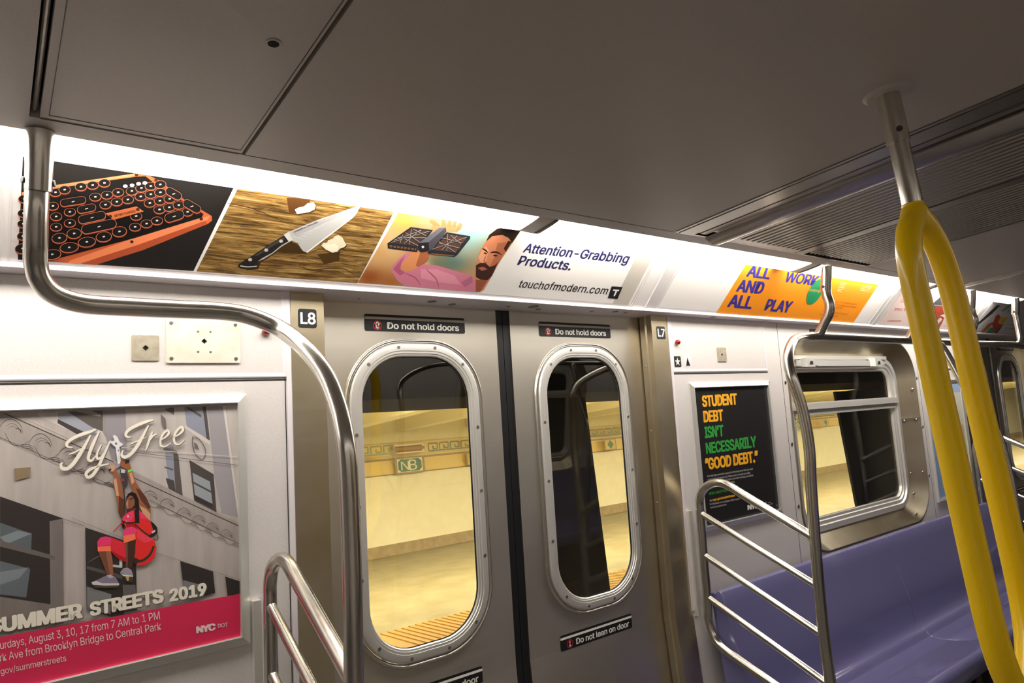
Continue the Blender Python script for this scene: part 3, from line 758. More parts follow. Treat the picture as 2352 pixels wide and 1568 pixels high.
b.obj('arm', M_YEL, root, smooth='all')
b = MB()
b.tube(smooth_path([(AX - .015, AY, 0.405), (AX + .0, AY, 0.392), (AX + .03, AY, 0.375), (AX + .062, AY, 0.338), (AX + .082, AY, 0.285), (AX + .0895, AY, 0.22), (AX + .090, AY, 0.12), (AX + .090, AY, -0.05), (AX + .090, AY, -0.30), (AX + .084, AY, -0.375), (AX + .066, AY, -0.435), (AX + .035, AY, -0.485), (AX - .002, AY, -0.52), (AX - .012, AY, -0.56)], 8), 0.0235, 26)
b.obj('arm', M_YEL, root, smooth='all')
b = MB(); b.tube([(AX - .012, AY, -0.54), (AX - .012, AY, ZF / KC)], 0.0225, 24); b.obj('tube', M_RAIL, root, smooth=40)
SC = 1.0

# ================================================================== signs on the doors and pillars
WHITE, BLACK, REDC = (240, 238, 232), (22, 21, 22), (186, 26, 34)
def door_fn(u, v, o): return Vector((u, D - v * TT + DOFF + o, v))
def sign(x0, x1, z0, z1, words, start, endx, label, fn, kindmark, bold=0.022):
    w_, h_ = x1 - x0, z1 - z0
    b = MB(); b.plate(rrect(x0, x1, z0, z1, 0.006, 4), [], fn, -0.0012, 0.0)
    o = b.obj('door_sign', M_RUB, label=label, cat='sign')
    p = Print(fn, 0.0013)
    p.poly([(x0, z1 - h_ * .30), (x1, z1 - h_ * .30), (x1, z1 - h_ * .15), (x0, z1 - h_ * .15)], (196, 190, 180) if kindmark == 'hold' else WHITE)
    p.obj('stripe', o)
    p = Print(fn, 0.0013)
    p.text(words, (x0 + start * w_, z0 + h_ * .17), (x0 + endx * w_, z0 + h_ * .17), (0, h_ * .37), WHITE, bold, 0.98)
    p.obj('lettering', o)
    p = Print(fn, 0.0013); cx, cz, r = x0 + 0.117 * w_, z0 + h_ * .34, h_ * .285
    p.ellipse((cx, cz), r, r, 0, REDC, 28); p.ellipse((cx, cz), r * .8, r * .8, 0, BLACK, 28)
    k = r
    if kindmark == 'hold':
        for sx in (-1, 1):
            p.poly([(cx + sx * k * .12, cz + k * .5), (cx + sx * k * .42, cz + k * .45), (cx + sx * k * .36, cz - k * .6), (cx + sx * k * .2, cz - k * .6)], WHITE)
            p.poly([(cx + sx * k * .3, cz + k * .35), (cx + sx * k * .66, cz + k * .42), (cx + sx * k * .62, cz + k * .26), (cx + sx * k * .3, cz + k * .18)], WHITE)
        p.poly([(cx - k * .36, cz + k * .52), (cx + k * .36, cz + k * .52), (cx + k * .16, cz + k * .74), (cx - k * .16, cz + k * .74)], WHITE)
        p.poly([(cx - k * .18, cz - k * .68), (cx + k * .18, cz - k * .68), (cx, cz - k * .2)], WHITE)
    else:
        p.ellipse((cx + k * .05, cz + k * .5), k * .14, k * .16, 0, WHITE, 12)
        p.poly([(cx - k * .12, cz + k * .3), (cx + k * .2, cz + k * .34), (cx + k * .12, cz - k * .12), (cx - k * .2, cz - k * .1)], WHITE)
        p.poly([(cx - k * .4, cz - k * .62), (cx + k * .3, cz - k * .62), (cx + k * .26, cz - k * .46), (cx - k * .02, cz - k * .1), (cx - k * .2, cz - k * .16), (cx - k * .14, cz - k * .46)], WHITE)
    p.poly([(cx - k * .66, cz + k * .54), (cx - k * .54, cz + k * .66), (cx + k * .66, cz - k * .54), (cx + k * .54, cz - k * .66)], REDC)
    p.obj('pictogram', o)
    return o
sign(0.828, 1.1625, 0.4065, 0.4545, 'Do not hold doors', .208, .935, 'black Do not hold doors sign on the left door leaf', door_fn, 'hold')
sign(1.4605, 1.7995, 0.4065, 0.4560, 'Do not hold doors', .212, .93, 'black Do not hold doors sign on the right door leaf', door_fn, 'hold')
sign(1.4645, 1.7945, -0.606, -0.558, 'Do not lean on door', .20, .955, 'black Do not lean on door sign under the right door window', door_fn, 'lean')
sign(0.829, 1.1595, -0.617, -0.569, 'Do not lean on door', .20, .955, 'black Do not lean on door sign under the left door window, at the lower edge', door_fn, 'lean')
sign(5.70, 6.04, 0.4065, 0.4545, 'Do not hold doors', .208, .935, 'small distant Do not hold doors sign on the far right door', door_fn, 'hold')
sign(5.06, 5.38, 0.4065, 0.4545, 'Do not hold doors', .208, .935, 'distant Do not hold doors sign partly behind the yellow pole arm', door_fn, 'hold')
sign(5.70, 6.04, -0.606, -0.558, 'Do not lean on door', .20, .955, 'distant Do not lean on door sign between the guard rungs at the right edge', door_fn, 'lean')
def pil_fn(u, v, o): return Vector((u, D - v * TT - 0.002 + o, v))
for x0, t_, lab in ((0.6195, 'L8', 'black square L8 label on the steel pillar left of the doors'), (1.9885, 'L7', 'black square L7 label on the steel pillar right of the doors')):
    b = MB(); b.plate(rrect(x0, x0 + 0.0485, 0.396, 0.4445, 0.006, 4), [], pil_fn, -0.0008, 0.0); o = b.obj('door_number_label', M_RUB, label=lab, cat='label')
    p = Print(pil_fn, 0.0009); p.text(t_, (x0 + 0.0055, 0.4062), (x0 + 0.0455, 0.4062), (0, 0.0285), WHITE, 0.024, 0.95); p.obj('lettering', o)

# ================================================================== access panels with lock plates, indicator lamps, stickers
def border(mb, rect, d=0.012, h=0.003):
    ring_sweep(mb, rect, 0, [(0.0, 0.0), (0.0, -h), (0.0025, -h - .001), (d - 0.0015, -h), (d, -0.001)], wall_fn)
def access_panel(x0, x1, label):
    b = MB(); b.plate([(x0 + .004, 0.2745), (x1 - .004, 0.2745), (x1 - .004, ZT - .001), (x0 + .004, ZT - .001)], [], wall_fn, -0.0016, 0.0)
    o = b.obj('access_panel', M_LAM, label=label, cat='panel')
    f = MB(); border(f, (x0, x1, 0.271, ZT + 0.015), 0.0115); f.obj('border', M_TRIM, o)
    g = MB(); g.plate([(x0, 0.2635), (x1, 0.2635), (x1, 0.2668), (x0, 0.2668)], [], wall_fn, -0.0008, 0.0); g.obj('seam', M_DARKM, o)
    return o
def plate_part(parent, name, x0, x1, z0, z1, m, hole=0.0065, th=0.003):
    cx, cz = (x0 + x1) / 2, (z0 + z1) / 2
    b = MB(); b.plate(rrect(x0, x1, z0, z1, 0.003, 3), [[(cx - hole, cz), (cx, cz - hole), (cx + hole, cz), (cx, cz + hole)]], wall_fn, -0.0016 - th, -0.0015)
    o = b.obj(name, m, parent)
    h = MB(); h.plate([(cx - hole, cz), (cx, cz - hole), (cx + hole, cz), (cx, cz + hole)], [], wall_fn, -0.0020, -0.0018); h.obj('keyhole', M_BLK, o)
    return o
pl = access_panel(-0.9, 0.588, 'pale laminate access panel left of the doors with two lock plates')
plate_part(pl, 'lock_plate', 0.2465, 0.3005, 0.311, 0.3675, M_PLATE)
o = plate_part(pl, 'speaker_plate', 0.3145, 0.4755, 0.306, 0.4065, M_PLATEL, 0.0065, 0.0045)
for x in (0.325, 0.465):
    for z in (0.316, 0.397):
        c = MB(); c.disc(WP(x, z, -0.0062), (0, -1, -TT), 0.0042, 0.001, 12); so = c.obj('screw', M_SCREW, o)
for x in (0.3815, 0.4085):
    for z in (0.332, 0.379):
        c = MB(); c.disc(WP(x, z, -0.0062), (0, -1, -TT), 0.0026, 0.001, 9); c.obj('rivet', M_SCREW, o)
pr = access_panel(2.064, 2.70, 'pale laminate access panel right of the doors with one lock plate')
plate_part(pr, 'lock_plate', 2.349, 2.408, 0.3115, 0.3695, M_PLATE)
access_panel(4.235, 4.80, 'pale laminate access panel in the distance above the blue map')
for x, z, lab in ((0.537, 0.383, 'red indicator lamp half hidden by the curved rail, left of the L8 pillar'), (2.0975, 0.3855, 'red indicator lamp right of the L7 pillar')):
    b = MB(); b.disc(WP(x, z, -0.001), (0, -1, -TT), 0.0125, 0.004, 20); o = b.obj('indicator_lamp', M_ALUW, label=lab, cat='indicator lamp', smooth=30)
    b = MB(); b.disc(WP(x, z, -0.005), (0, -1, -TT), 0.0102, 0.005, 18, 0.011); b.obj('lens', M_RED, o, smooth=50)
b = MB(); b.plate(rrect(2.0745, 2.1155, 0.291, 0.332, 0.005, 3), [], wall_fn, -0.0026, -0.0016); o = b.obj('star_sticker', M_RUB, label='black square sticker with a white star under the red lamp', cat='sticker')
p = Print(wall_fn, 0.0027)
for k in range(5):
    a = pi / 2 + 2 * pi * k / 5; r1, r2 = 0.0165, 0.0066; c0 = (2.095, 0.3105)
    p.poly([c0, (c0[0] + r2 * cos(a - pi / 5), c0[1] + r2 * sin(a - pi / 5)), (c0[0] + r1 * cos(a), c0[1] + r1 * sin(a)), (c0[0] + r2 * cos(a + pi / 5), c0[1] + r2 * sin(a + pi / 5))], WHITE)
p.obj('star', o)
b = MB(); b.plate(rrect(2.1365, 2.1745, 0.2925, 0.332, 0.005, 3), [], wall_fn, -0.0026, -0.0016); o = b.obj('triangle_sticker', M_TRIM, label='pale sticker with a black triangle beside the star sticker', cat='sticker')
p = Print(wall_fn, 0.0027); p.poly([(2.1435, 0.295), (2.170, 0.295), (2.155, 0.328)], BLACK); p.obj('triangle', o)
b = MB(); b.plate(rrect(3.085, 3.235, 0.439, 0.468, 0.002, 2), [], wall_fn, -0.0012, 0.0); o = b.obj('notice_label', M_RUB, label='small dark label under the cove between the rail brackets', cat='label')
p = Print(wall_fn, 0.0013); p.poly([(3.093, 0.443), (3.222, 0.443), (3.222, 0.455), (3.093, 0.455)], (226, 222, 196)); p.obj('stripe', o)

# ================================================================== framed posters
def poster_frame(rect, rin, label, m, h=0.016):
    b = MB()
    d = rin[0] - rect[0] if rin[0] > rect[0] else 0.02
    ring_sweep(b, rect, 0, [(0.0, 0.0), (0.0, -h * .45), (0.003, -h * .55), (d - 0.002, -h), (d, -h * .95), (d, -0.001)], wall_fn)
    return b.obj('framed_poster', m, label=label, cat='poster')
OUT1 = (-0.106, 0.4865, -0.338, 0.231); IN1 = inset(OUT1, 0.0215)
f1 = poster_frame(OUT1, IN1, 'wide aluminium framed poster of a woman on a zip line, left of the doors', M_ALUW)
PO = -0.0045
surf1 = lambda px, py, off: on_wall(px, py, PO + off)
ZA = zoomed(0, 930, 0.24232, surf1); ZB_ = zoomed(180, 1030, 0.2168, surf1); Z3 = zoomed(0, 1050, 0.36565, surf1)
px1 = zoomed(0, 0, 1, surf1)
p = Print(lambda u, v, o: WP(u, v, PO + o))
p.poly([(IN1[0], IN1[2]), (IN1[1], IN1[2]), (IN1[1], IN1[3]), (IN1[0], IN1[3])], (184, 174, 169), 1)
p.fn = ZA
D1, D2, ST, BL = (52, 46, 45), (84, 78, 76), (150, 140, 136), (142, 146, 160)
LT = (204, 196, 192)
p.poly([(1190, 40), (2260, 0), (2275, 1090), (1700, 830), (1220, 600)], (192, 184, 180), 1)
p.poly([(360, 75), (980, 50), (1000, 300), (1060, 560), (700, 260), (360, 100)], LT, 1)
p.poly([(995, 45), (1190, 38), (1205, 560), (1060, 520), (1000, 300)], (150, 144, 150))
p.poly([(640, 60), (975, 50), (975, 250), (880, 215), (640, 95)], (96, 90, 86)); p.poly([(700, 57), (860, 50), (960, 95), (950, 110)], (158, 150, 146))
p.poly([(550, 75), (640, 62), (880, 215), (940, 300), (800, 262), (552, 132)], (158, 160, 172)); p.poly([(548, 132), (795, 255), (770, 300), (545, 170)], (70, 63, 62))
p.poly([(975, 48), (1000, 47), (1010, 320), (975, 260)], ST)
p.poly([(1745, 20), (1945, 14), (1988, 330), (1770, 200)], BL); p.poly([(1920, 15), (1952, 14), (1990, 335), (1958, 318)], (88, 80, 78)); p.poly([(1760, 22), (1790, 20), (1910, 95), (1905, 118)], (96, 88, 84))
p.poly([(1610, 25), (1650, 24), (1650, 95), (1560, 40)], (110, 100, 96))
p.poly([(1965, 14), (2112, 8), (2262, 1070), (2100, 1020), (2035, 700)], (160, 154, 158)); p.poly([(2112, 8), (2135, 8), (2275, 1080), (2258, 1075)], (214, 208, 204)); p.poly([(2140, 8), (2240, 4), (2262, 760)], (196, 188, 182))
p.poly([(1755, 190), (1995, 345), (1990, 380), (1760, 225)], (208, 200, 196))
p.poly([(1560, 395), (1640, 380), (1730, 860), (1600, 790)], BL); p.poly([(1640, 420), (1690, 470), (1732, 860), (1665, 825)], (92, 84, 82)); p.poly([(1570, 690), (1650, 715), (1665, 825), (1600, 790)], (78, 72, 72)); p.poly([(1560, 580), (1640, 605), (1642, 622), (1562, 596)], (96, 90, 90))
p.poly([(1550, 395), (1685, 435), (1668, 468), (1550, 430)], (118, 108, 104))
p.poly([(1795, 520), (2025, 655), (2052, 1015), (1842, 905)], (78, 71, 69)); p.poly([(1825, 640), (1990, 725), (2015, 935), (1848, 862)], (152, 158, 164)); p.poly([(1815, 715), (2005, 815), (2007, 835), (1818, 735)], (84, 78, 78)); p.poly([(1835, 845), (2010, 935), (2012, 975), (1842, 895)], (58, 52, 54))
# carved frieze
p.poly([(0, 62), (90, 85), (1090, 545), (2275, 1125), (2275, 1300), (1650, 1010), (700, 640), (0, 318)], (168, 158, 153), 1)
for a, c_, wd, cc in (((40, 78), (1080, 540), 9, (70, 62, 60)), ((1270, 690), (2272, 1150), 9, (78, 69, 66)), ((0, 306), (1080, 770), 7, (112, 102, 98)), ((1420, 900), (2275, 1318), 6, (112, 102, 98)), ((120, 70), (1000, 470), 8, (196, 188, 184))):
    p.stroke([a, c_], wd, wd, cc, taper=1)
def curl(cx, cz, k, c_=(86, 77, 74)):
    p.stroke([(cx - 150 * k, cz + 40 * k), (cx - 90 * k, cz - 40 * k), (cx - 20 * k, cz - 62 * k), (cx + 60 * k, cz - 10 * k), (cx + 90 * k, cz + 80 * k)], 7 * k, 5 * k, c_)
    p.stroke([(cx - 80 * k, cz + 10 * k), (cx - 20 * k, cz - 22 * k), (cx + 40 * k, cz + 10 * k), (cx + 70 * k, cz + 70 * k)], 5 * k, 4 * k, (104, 95, 91))
    p.stroke([(cx - 60 * k, cz + 30 * k), (cx - 10 * k, cz + 4 * k), (cx + 30 * k, cz + 36 * k)], 5 * k, 4 * k, (110, 100, 96))
    p.stroke([(cx + 20 * k, cz + 20 * k), (cx + 62 * k, cz + 40 * k), (cx + 70 * k, cz + 75 * k)], 9 * k, 9 * k, (70, 62, 60))
    p.stroke([(cx - 90 * k, cz + 60 * k), (cx - 20 * k, cz + 170 * k), (cx + 70 * k, cz + 190 * k), (cx + 150 * k, cz + 140 * k)], 7 * k, 5 * k, (90, 81, 78))
    for q in (0, 1, 2):
        p.stroke([(cx + (60 + q * 12) * k, cz + (180 + 14 * q) * k), (cx + (130 + q * 14) * k, cz + (176 + 22 * q) * k), (cx + (190 + q * 8) * k, cz + (205 + 26 * q) * k)], 7 * k, 4 * k, (78, 70, 68))
for cx, cz, k in ((130, 195, 1.0), (410, 330, .95), (670, 455, .9), (930, 585, .85), (1440, 850, .62), (1600, 925, .62), (1760, 1010, .6), (1900, 1080, .58), (2030, 1150, .56), (2160, 1215, .55)):
    curl(cx, cz, k)
p.stroke([(1825, 300), (1870, 310), (1940, 400), (1945, 480), (1915, 515), (1850, 460), (1825, 370), (1825, 300)], 8, 8, (104, 95, 92), taper=1); p.poly([(1835, 350), (1870, 370), (1885, 420), (1850, 405)], (116, 106, 102))
p.poly([(1525, 85), (1570, 130), (1575, 230), (1545, 210), (1530, 150)], (112, 103, 100))
p.poly([(135, 600), (292, 588), (285, 680), (140, 716)], (140, 122, 96), 1)
# dark windows below
p.poly([(0, 865), (595, 1072), (600, 1568), (600, 2000), (0, 2000)], D1)
p.poly([(470, 1100), (592, 1076), (606, 2010), (480, 2000)], (124, 115, 112), 1)
p.fn = Z3
p.poly([(0, 410), (200, 480), (195, 600), (0, 560)], (92, 100, 104)); p.poly([(0, 500), (110, 460), (200, 478), (40, 545)], (128, 138, 144))
p.poly([(0, 520), (345, 620), (345, 645), (0, 560)], (104, 98, 94)); p.poly([(0, 650), (190, 700), (165, 880), (0, 860)], (98, 106, 112)); p.poly([(0, 720), (180, 690), (120, 760), (0, 800)], (126, 134, 140))
p.poly([(0, 875), (400, 935), (400, 1040), (0, 1150)], (126, 117, 112), 1)
p.poly([(535, 440), (760, 515), (850, 560), (862, 960), (800, 985), (700, 1000), (545, 960)], D1)
p.stroke([(550, 660), (640, 610), (760, 560)], 6, 5, (110, 104, 102)); p.poly([(545, 680), (770, 740), (770, 765), (545, 700)], (88, 82, 80)); p.poly([(750, 640), (768, 640), (768, 690), (750, 688)], (214, 208, 206)); p.poly([(690, 670), (765, 680), (765, 694), (690, 686)], (200, 194, 190))
p.poly([(545, 810), (700, 860), (695, 985), (548, 960)], (122, 122, 122)); p.poly([(770, 800), (850, 800), (862, 970), (780, 985)], (98, 92, 92))
p.poly([(1132, 650), (1338, 715), (1352, 850), (1260, 880), (1150, 790)], D1); p.poly([(1150, 770), (1260, 800), (1260, 880), (1160, 890)], (120, 122, 124)); p.poly([(1415, 748), (1512, 780), (1517, 850), (1430, 870)], D1)
p.stroke([(450, 380), (830, 530)], 3, 3, (140, 130, 126), taper=1); p.stroke([(980, 600), (1510, 770)], 3, 3, (140, 130, 126), taper=1)
p.stroke([(530, 430), (395, 385)], 4, 4, (130, 120, 116), taper=1)
p.obj('photograph', f1, [M_INK, M_INKSTONE])
pw = Print(ZA, 0.0030)
pw.stroke([(830, 308), (1060, 362)], 5, 5, (196, 192, 188), taper=1); pw.stroke([(1150, 400), (2258, 492)], 5, 5, (210, 206, 202), taper=1); pw.stroke([(1180, 435), (2258, 570)], 5, 5, (96, 88, 92), taper=1)
pw.poly([(1070, 290), (1088, 284), (1112, 300), (1132, 345), (1168, 372), (1132, 400), (1146, 545), (1118, 575), (1096, 400), (1060, 370), (1062, 345), (1085, 335)], (226, 224, 226)); pw.ellipse((1100, 365), 12, 12, 0, (120, 118, 124), 10); pw.ellipse((1122, 430), 7, 9, 0, (130, 128, 134), 8)
pw.ellipse((1048, 350), 16, 14, 0, (220, 218, 216), 10)
pw.fn = ZB_
SK, SKD, SKL = (150, 92, 64), (92, 54, 40), (206, 156, 124)
RD, RDD, PK, ORG = (226, 46, 46), (176, 26, 36), (232, 62, 104), (250, 120, 84)
pw.poly([(440, 225), (500, 215), (525, 300), (520, 390), (480, 430), (455, 330)], (64, 60, 66)); pw.poly([(455, 215), (500, 225), (490, 260), (450, 255)], (196, 194, 200)); pw.ellipse((472, 330), 16, 14, 0, (180, 40, 48), 10); pw.stroke([(480, 420), (490, 560), (492, 690)], 12, 12, (46, 40, 42), taper=1)
pw.poly([(350, 178), (392, 205), (432, 290), (462, 400), (484, 540), (492, 690), (455, 748), (425, 680), (402, 520), (372, 380), (380, 280), (350, 225)], SK)
pw.poly([(372, 330), (400, 310), (420, 420), (430, 500), (402, 500)], SKL); pw.poly([(430, 500), (484, 540), (492, 690), (455, 748), (425, 680)], SKD)
pw.poly([(322, 205), (350, 170), (385, 175), (392, 215), (360, 245), (335, 235)], SKL); pw.poly([(318, 225), (345, 205), (350, 225), (328, 243)], (40, 36, 42))
pw.poly([(445, 135), (480, 112), (530, 122), (548, 165), (556, 205), (515, 225), (480, 205), (442, 180)], SK); pw.poly([(490, 130), (538, 115), (538, 150), (500, 165)], (44, 38, 40)); pw.poly([(385, 175), (440, 155), (440, 185), (400, 215)], (150, 150, 172))
pw.poly([(520, 225), (560, 205), (588, 290), (612, 360), (650, 420), (722, 520), (766, 625), (762, 762), (700, 700), (640, 610), (596, 500), (560, 400), (535, 320)], SK)
pw.poly([(540, 260), (566, 250), (596, 350), (566, 380)], SKL); pw.poly([(610, 420), (650, 430), (722, 520), (766, 625), (740, 640), (660, 540)], SKD); pw.poly([(645, 600), (720, 640), (762, 690), (762, 762), (690, 700)], SKL)
pw.poly([(522, 232), (570, 212), (580, 232), (530, 252)], (120, 216, 74))
pw.poly([(508, 510), (530, 475), (565, 458), (610, 475), (640, 545), (645, 640), (600, 668), (545, 672), (512, 640)], (30, 22, 20))
pw.poly([(516, 530), (545, 495), (575, 505), (598, 550), (595, 600), (560, 632), (522, 640), (504, 592)], (140, 86, 62)); pw.poly([(504, 590), (516, 540), (530, 560), (524, 590), (540, 610), (520, 640)], (188, 132, 104)); pw.poly([(520, 606), (552, 596), (548, 614), (526, 620)], (150, 70, 62)); pw.poly([(545, 530), (580, 520), (580, 532), (548, 542)], (36, 24, 22))
pw.poly([(512, 640), (600, 620), (620, 660), (560, 690), (512, 680)], (76, 44, 36))
pw.poly([(470, 722), (520, 680), (560, 660), (620, 632), (680, 690), (762, 765), (792, 870), (762, 915), (640, 872), (520, 855), (466, 800)], RD); pw.poly([(470, 722), (530, 678), (580, 655), (588, 720), (520, 800), (468, 800)], PK); pw.poly([(650, 660), (690, 690), (745, 750), (660, 740)], PK); pw.poly([(500, 790), (600, 800), (640, 872), (520, 855)], RDD)
pw.poly([(592, 648), (642, 622), (648, 790), (602, 790)], (34, 30, 34)); pw.poly([(445, 790), (475, 770), (500, 830), (475, 850)], (38, 30, 36)); pw.stroke([(460, 770), (560, 790), (600, 780)], 20, 16, (52, 30, 30), taper=1); pw.stroke([(470, 780), (420, 830), (368, 885)], 12, 10, (190, 48, 50), taper=1); pw.ellipse((510, 770), 10, 10, 0, (214, 140, 60), 8); pw.ellipse((526, 716), 9, 12, 0, (226, 220, 216), 8)
pw.stroke([(600, 800), (680, 870), (760, 930)], 14, 12, (60, 40, 30), taper=1)
pw.poly([(762, 765), (800, 790), (836, 835), (838, 895), (800, 930), (762, 945), (740, 925), (800, 880), (785, 840)], (36, 32, 34)); pw.poly([(775, 880), (812, 858), (815, 880), (780, 900)], (214, 206, 202)); pw.stroke([(800, 960), (830, 970), (845, 940), (830, 910)], 7, 7, (40, 36, 36), taper=1)
pw.poly([(200, 985), (232, 942), (290, 928), (350, 942), (440, 975), (500, 1000), (505, 1205), (420, 1165), (345, 1085), (205, 1088)], (222, 44, 62)); pw.poly([(200, 985), (232, 942), (290, 928), (350, 942), (345, 1020), (205, 1040)], (230, 56, 112)); pw.poly([(203, 1040), (340, 1030), (345, 1085), (206, 1088)], ORG); pw.poly([(350, 1080), (500, 1160), (505, 1205), (420, 1165)], RDD)
pw.poly([(470, 880), (510, 835), (570, 824), (640, 862), (740, 930), (805, 965), (828, 1050), (803, 1160), (725, 1225), (622, 1242), (590, 1170), (612, 960), (482, 1000)], RD); pw.poly([(470, 880), (510, 835), (570, 824), (625, 858), (600, 900), (476, 925)], (232, 62, 118)); pw.poly([(476, 925), (600, 900), (608, 960), (482, 1000)], ORG); pw.poly([(625, 858), (740, 930), (805, 965), (700, 1000), (620, 940)], (238, 66, 84))
pw.stroke([(598, 1195), (680, 1185), (760, 1120), (800, 1030)], 30, 22, (56, 50, 36), taper=1); pw.poly([(590, 1150), (640, 1170), (622, 1225), (586, 1222)], (60, 46, 40))
pw.poly([(488, 1000), (606, 960), (603, 1100), (575, 1230), (560, 1275), (500, 1255), (510, 1150)], (70, 44, 36)); pw.poly([(488, 1000), (520, 992), (524, 1150), (520, 1250), (500, 1250), (508, 1150)], (120, 78, 60))
pw.poly([(210, 1088), (345, 1085), (362, 1180), (372, 1345), (302, 1332), (262, 1220)], (118, 72, 52)); pw.poly([(290, 1088), (345, 1085), (362, 1180), (372, 1345), (335, 1335), (310, 1200)], (150, 96, 72))
pw.poly([(138, 1415), (220, 1380), (295, 1342), (330, 1332), (395, 1362), (432, 1430), (425, 1452), (290, 1458), (165, 1452)], (132, 122, 144)); pw.poly([(138, 1415), (190, 1400), (250, 1425), (432, 1425), (432, 1446), (260, 1450), (150, 1440)], (206, 202, 206)); pw.poly([(150, 1440), (300, 1452), (425, 1446), (420, 1470), (300, 1476), (175, 1474)], (78, 68, 48)); pw.poly([(300, 1345), (340, 1332), (380, 1360), (330, 1372)], (178, 170, 186))
pw.poly([(440, 1312), (478, 1266), (520, 1258), (562, 1285), (582, 1342), (540, 1345), (490, 1332)], (156, 148, 162)); pw.poly([(440, 1320), (490, 1335), (582, 1345), (575, 1362), (480, 1352)], (214, 210, 210)); pw.poly([(485, 1350), (582, 1358), (574, 1412), (520, 1412), (490, 1388)], (70, 62, 50)); pw.poly([(500, 1350), (540, 1352), (532, 1400), (515, 1400)], (190, 160, 96))
pw.obj('zip_line_rider', f1)
ps = Print(ZA, 0.0048); CRM, SH = (236, 229, 214), (120, 110, 106)
FLY = [[(912, 228), (860, 250), (760, 282), (680, 322), (634, 362), (640, 392), (690, 402)], [(858, 285), (800, 392), (740, 490), (690, 560), (640, 600), (590, 600), (578, 560), (592, 545)], [(650, 468), (700, 450), (772, 415), (815, 408)],
       [(942, 248), (895, 340), (850, 450), (838, 512), (862, 528), (905, 485)], [(962, 372), (918, 470), (925, 508), (960, 495), (1010, 420), (1040, 350)], [(1040, 350), (985, 470), (925, 595), (870, 670), (830, 682), (815, 652), (850, 612), (950, 575), (1032, 556)],
       [(1452, 140), (1400, 152), (1300, 190), (1215, 240), (1192, 278), (1205, 300), (1245, 302)], [(1408, 190), (1350, 300), (1285, 410), (1225, 475), (1175, 492), (1152, 470), (1168, 425)], [(1228, 372), (1290, 345), (1385, 305)],
       [(1445, 250), (1415, 330), (1382, 432)], [(1412, 345), (1450, 290), (1492, 272)], [(1515, 335), (1572, 300), (1602, 262), (1590, 240), (1555, 262), (1522, 330), (1528, 385), (1565, 392), (1620, 360)], [(1640, 305), (1700, 275), (1735, 232), (1722, 208), (1685, 232), (1650, 300), (1660, 362), (1695, 372), (1748, 330)]]
WD = [34, 40, 16, 34, 26, 34, 32, 36, 14, 26, 20, 24, 26]
for s_, w_ in zip(FLY, WD): ps.stroke([(a + 5, b + 7) for a, b in s_], w_ + 3, w_ * .8, SH, taper=.4)
for s_, w_ in zip(FLY, WD): ps.stroke(s_, w_, w_ * .75, CRM, taper=.4)
ps.obj('script_lettering', f1)
pb = Print(px1, 0.0030)
yb = lambda x: 1461.8 - x * (1461.8 - 1362.6) / 554
lo = [on_wall(0, 1, PO)]
pb.fn = lambda u, v, o: WP(u, v, PO + o)
tl, tr = on_wall(0, 1461.8, PO), on_wall(554, 1362.6, PO)
zl = tl.z + (tr.z - tl.z) * (IN1[0] - tl.x) / (tr.x - tl.x)
pb.poly([(IN1[0], IN1[2]), (IN1[1], IN1[2]), (IN1[1], tr.z), (IN1[0], zl)], (214, 44, 86))
bo = pb.obj('pink_banner', f1)
pb = Print(px1, 0.0034)
pale = (240, 208, 212)
pb.text('Saturdays, August 3, 10, 17 from 7 AM to 1 PM', (1, 1490.5), (367.5, 1421), (-1.6, -17.6), pale, -0.004, 0.97, 'urdays, August 3, 10, 17 from 7 AM to 1 PM')
pb.text('Park Ave from Brooklyn Bridge to Central Park', (0.5, 1518.8), (371, 1445.5), (-1.6, -17.6), pale, -0.004, 0.97, 'rk Ave from Brooklyn Bridge to Central Park')
pb.text('nyc.gov/summerstreets', (2, 1548.5), (152.4, 1517.2), (-1.5, -14), pale, -0.004, 0.97, 'gov/summerstreets')
pb.part('lettering', bo)
pb.text('NYC', (451, 1453.5), (495.7, 1445.2), (-.8, -14), pale, 0.06, 0.9); pb.text('DOT', (500.5, 1442), (523.7, 1437.9), (-.5, -9), (232, 170, 184), 0.03, 0.95)
pb.obj('logo', bo)
pb = Print(px1, 0.0034)
for wd_, a, e, ch in (('SUMMER', (4.5, 1450), (190.7, 1416.5), 31), ('STREETS', (206.5, 1413.5), (376.6, 1381), 28.5), ('2019', (389.4, 1380.5), (475.3, 1364.5), 26)):
    for dx, dy, cc in ((1.6, 1.8, (96, 88, 84)), (0, 0, CRM)):
        pb.text(wd_, (a[0] + dx, a[1] + dy), (e[0] + dx, e[1] + dy), (-1.2, -ch), cc, 0.05, 0.98, 'UMMER' if wd_ == 'SUMMER' else None)
pb.obj('headline', f1)

OUT2 = (2.150, 2.694, -0.336, 0.228); IN2 = (2.180, 2.668, -0.321, 0.206)
b = MB(); fr = OUT2
ring_sweep(b, OUT2, 0, [(0.0, 0.0), (0.0, -0.007), (0.0035, -0.0085), (0.0185, -0.0145), (0.0205, -0.0138), (0.0205, -0.001)], wall_fn)
f2 = b.obj('framed_poster', M_ALUW, label='aluminium framed black student debt poster right of the doors', cat='poster')
for x, z in ((2.686, 0.221), (2.686, -0.329)):
    c = MB(); c.disc(WP(x, z, -0.0105), (0, -1, -TT), 0.0035, 0.0015, 8); c.obj('screw', M_SCREW, f2)
IN2 = inset(OUT2, 0.0205)
surf2 = lambda px, py, off: on_wall(px, py, PO + off)
p = Print(lambda u, v, o: WP(u, v, PO + o)); p.poly([(IN2[0], IN2[2]), (IN2[1], IN2[2]), (IN2[1], IN2[3]), (IN2[0], IN2[3])], (34, 32, 33))
po = p.obj('sheet', f2)
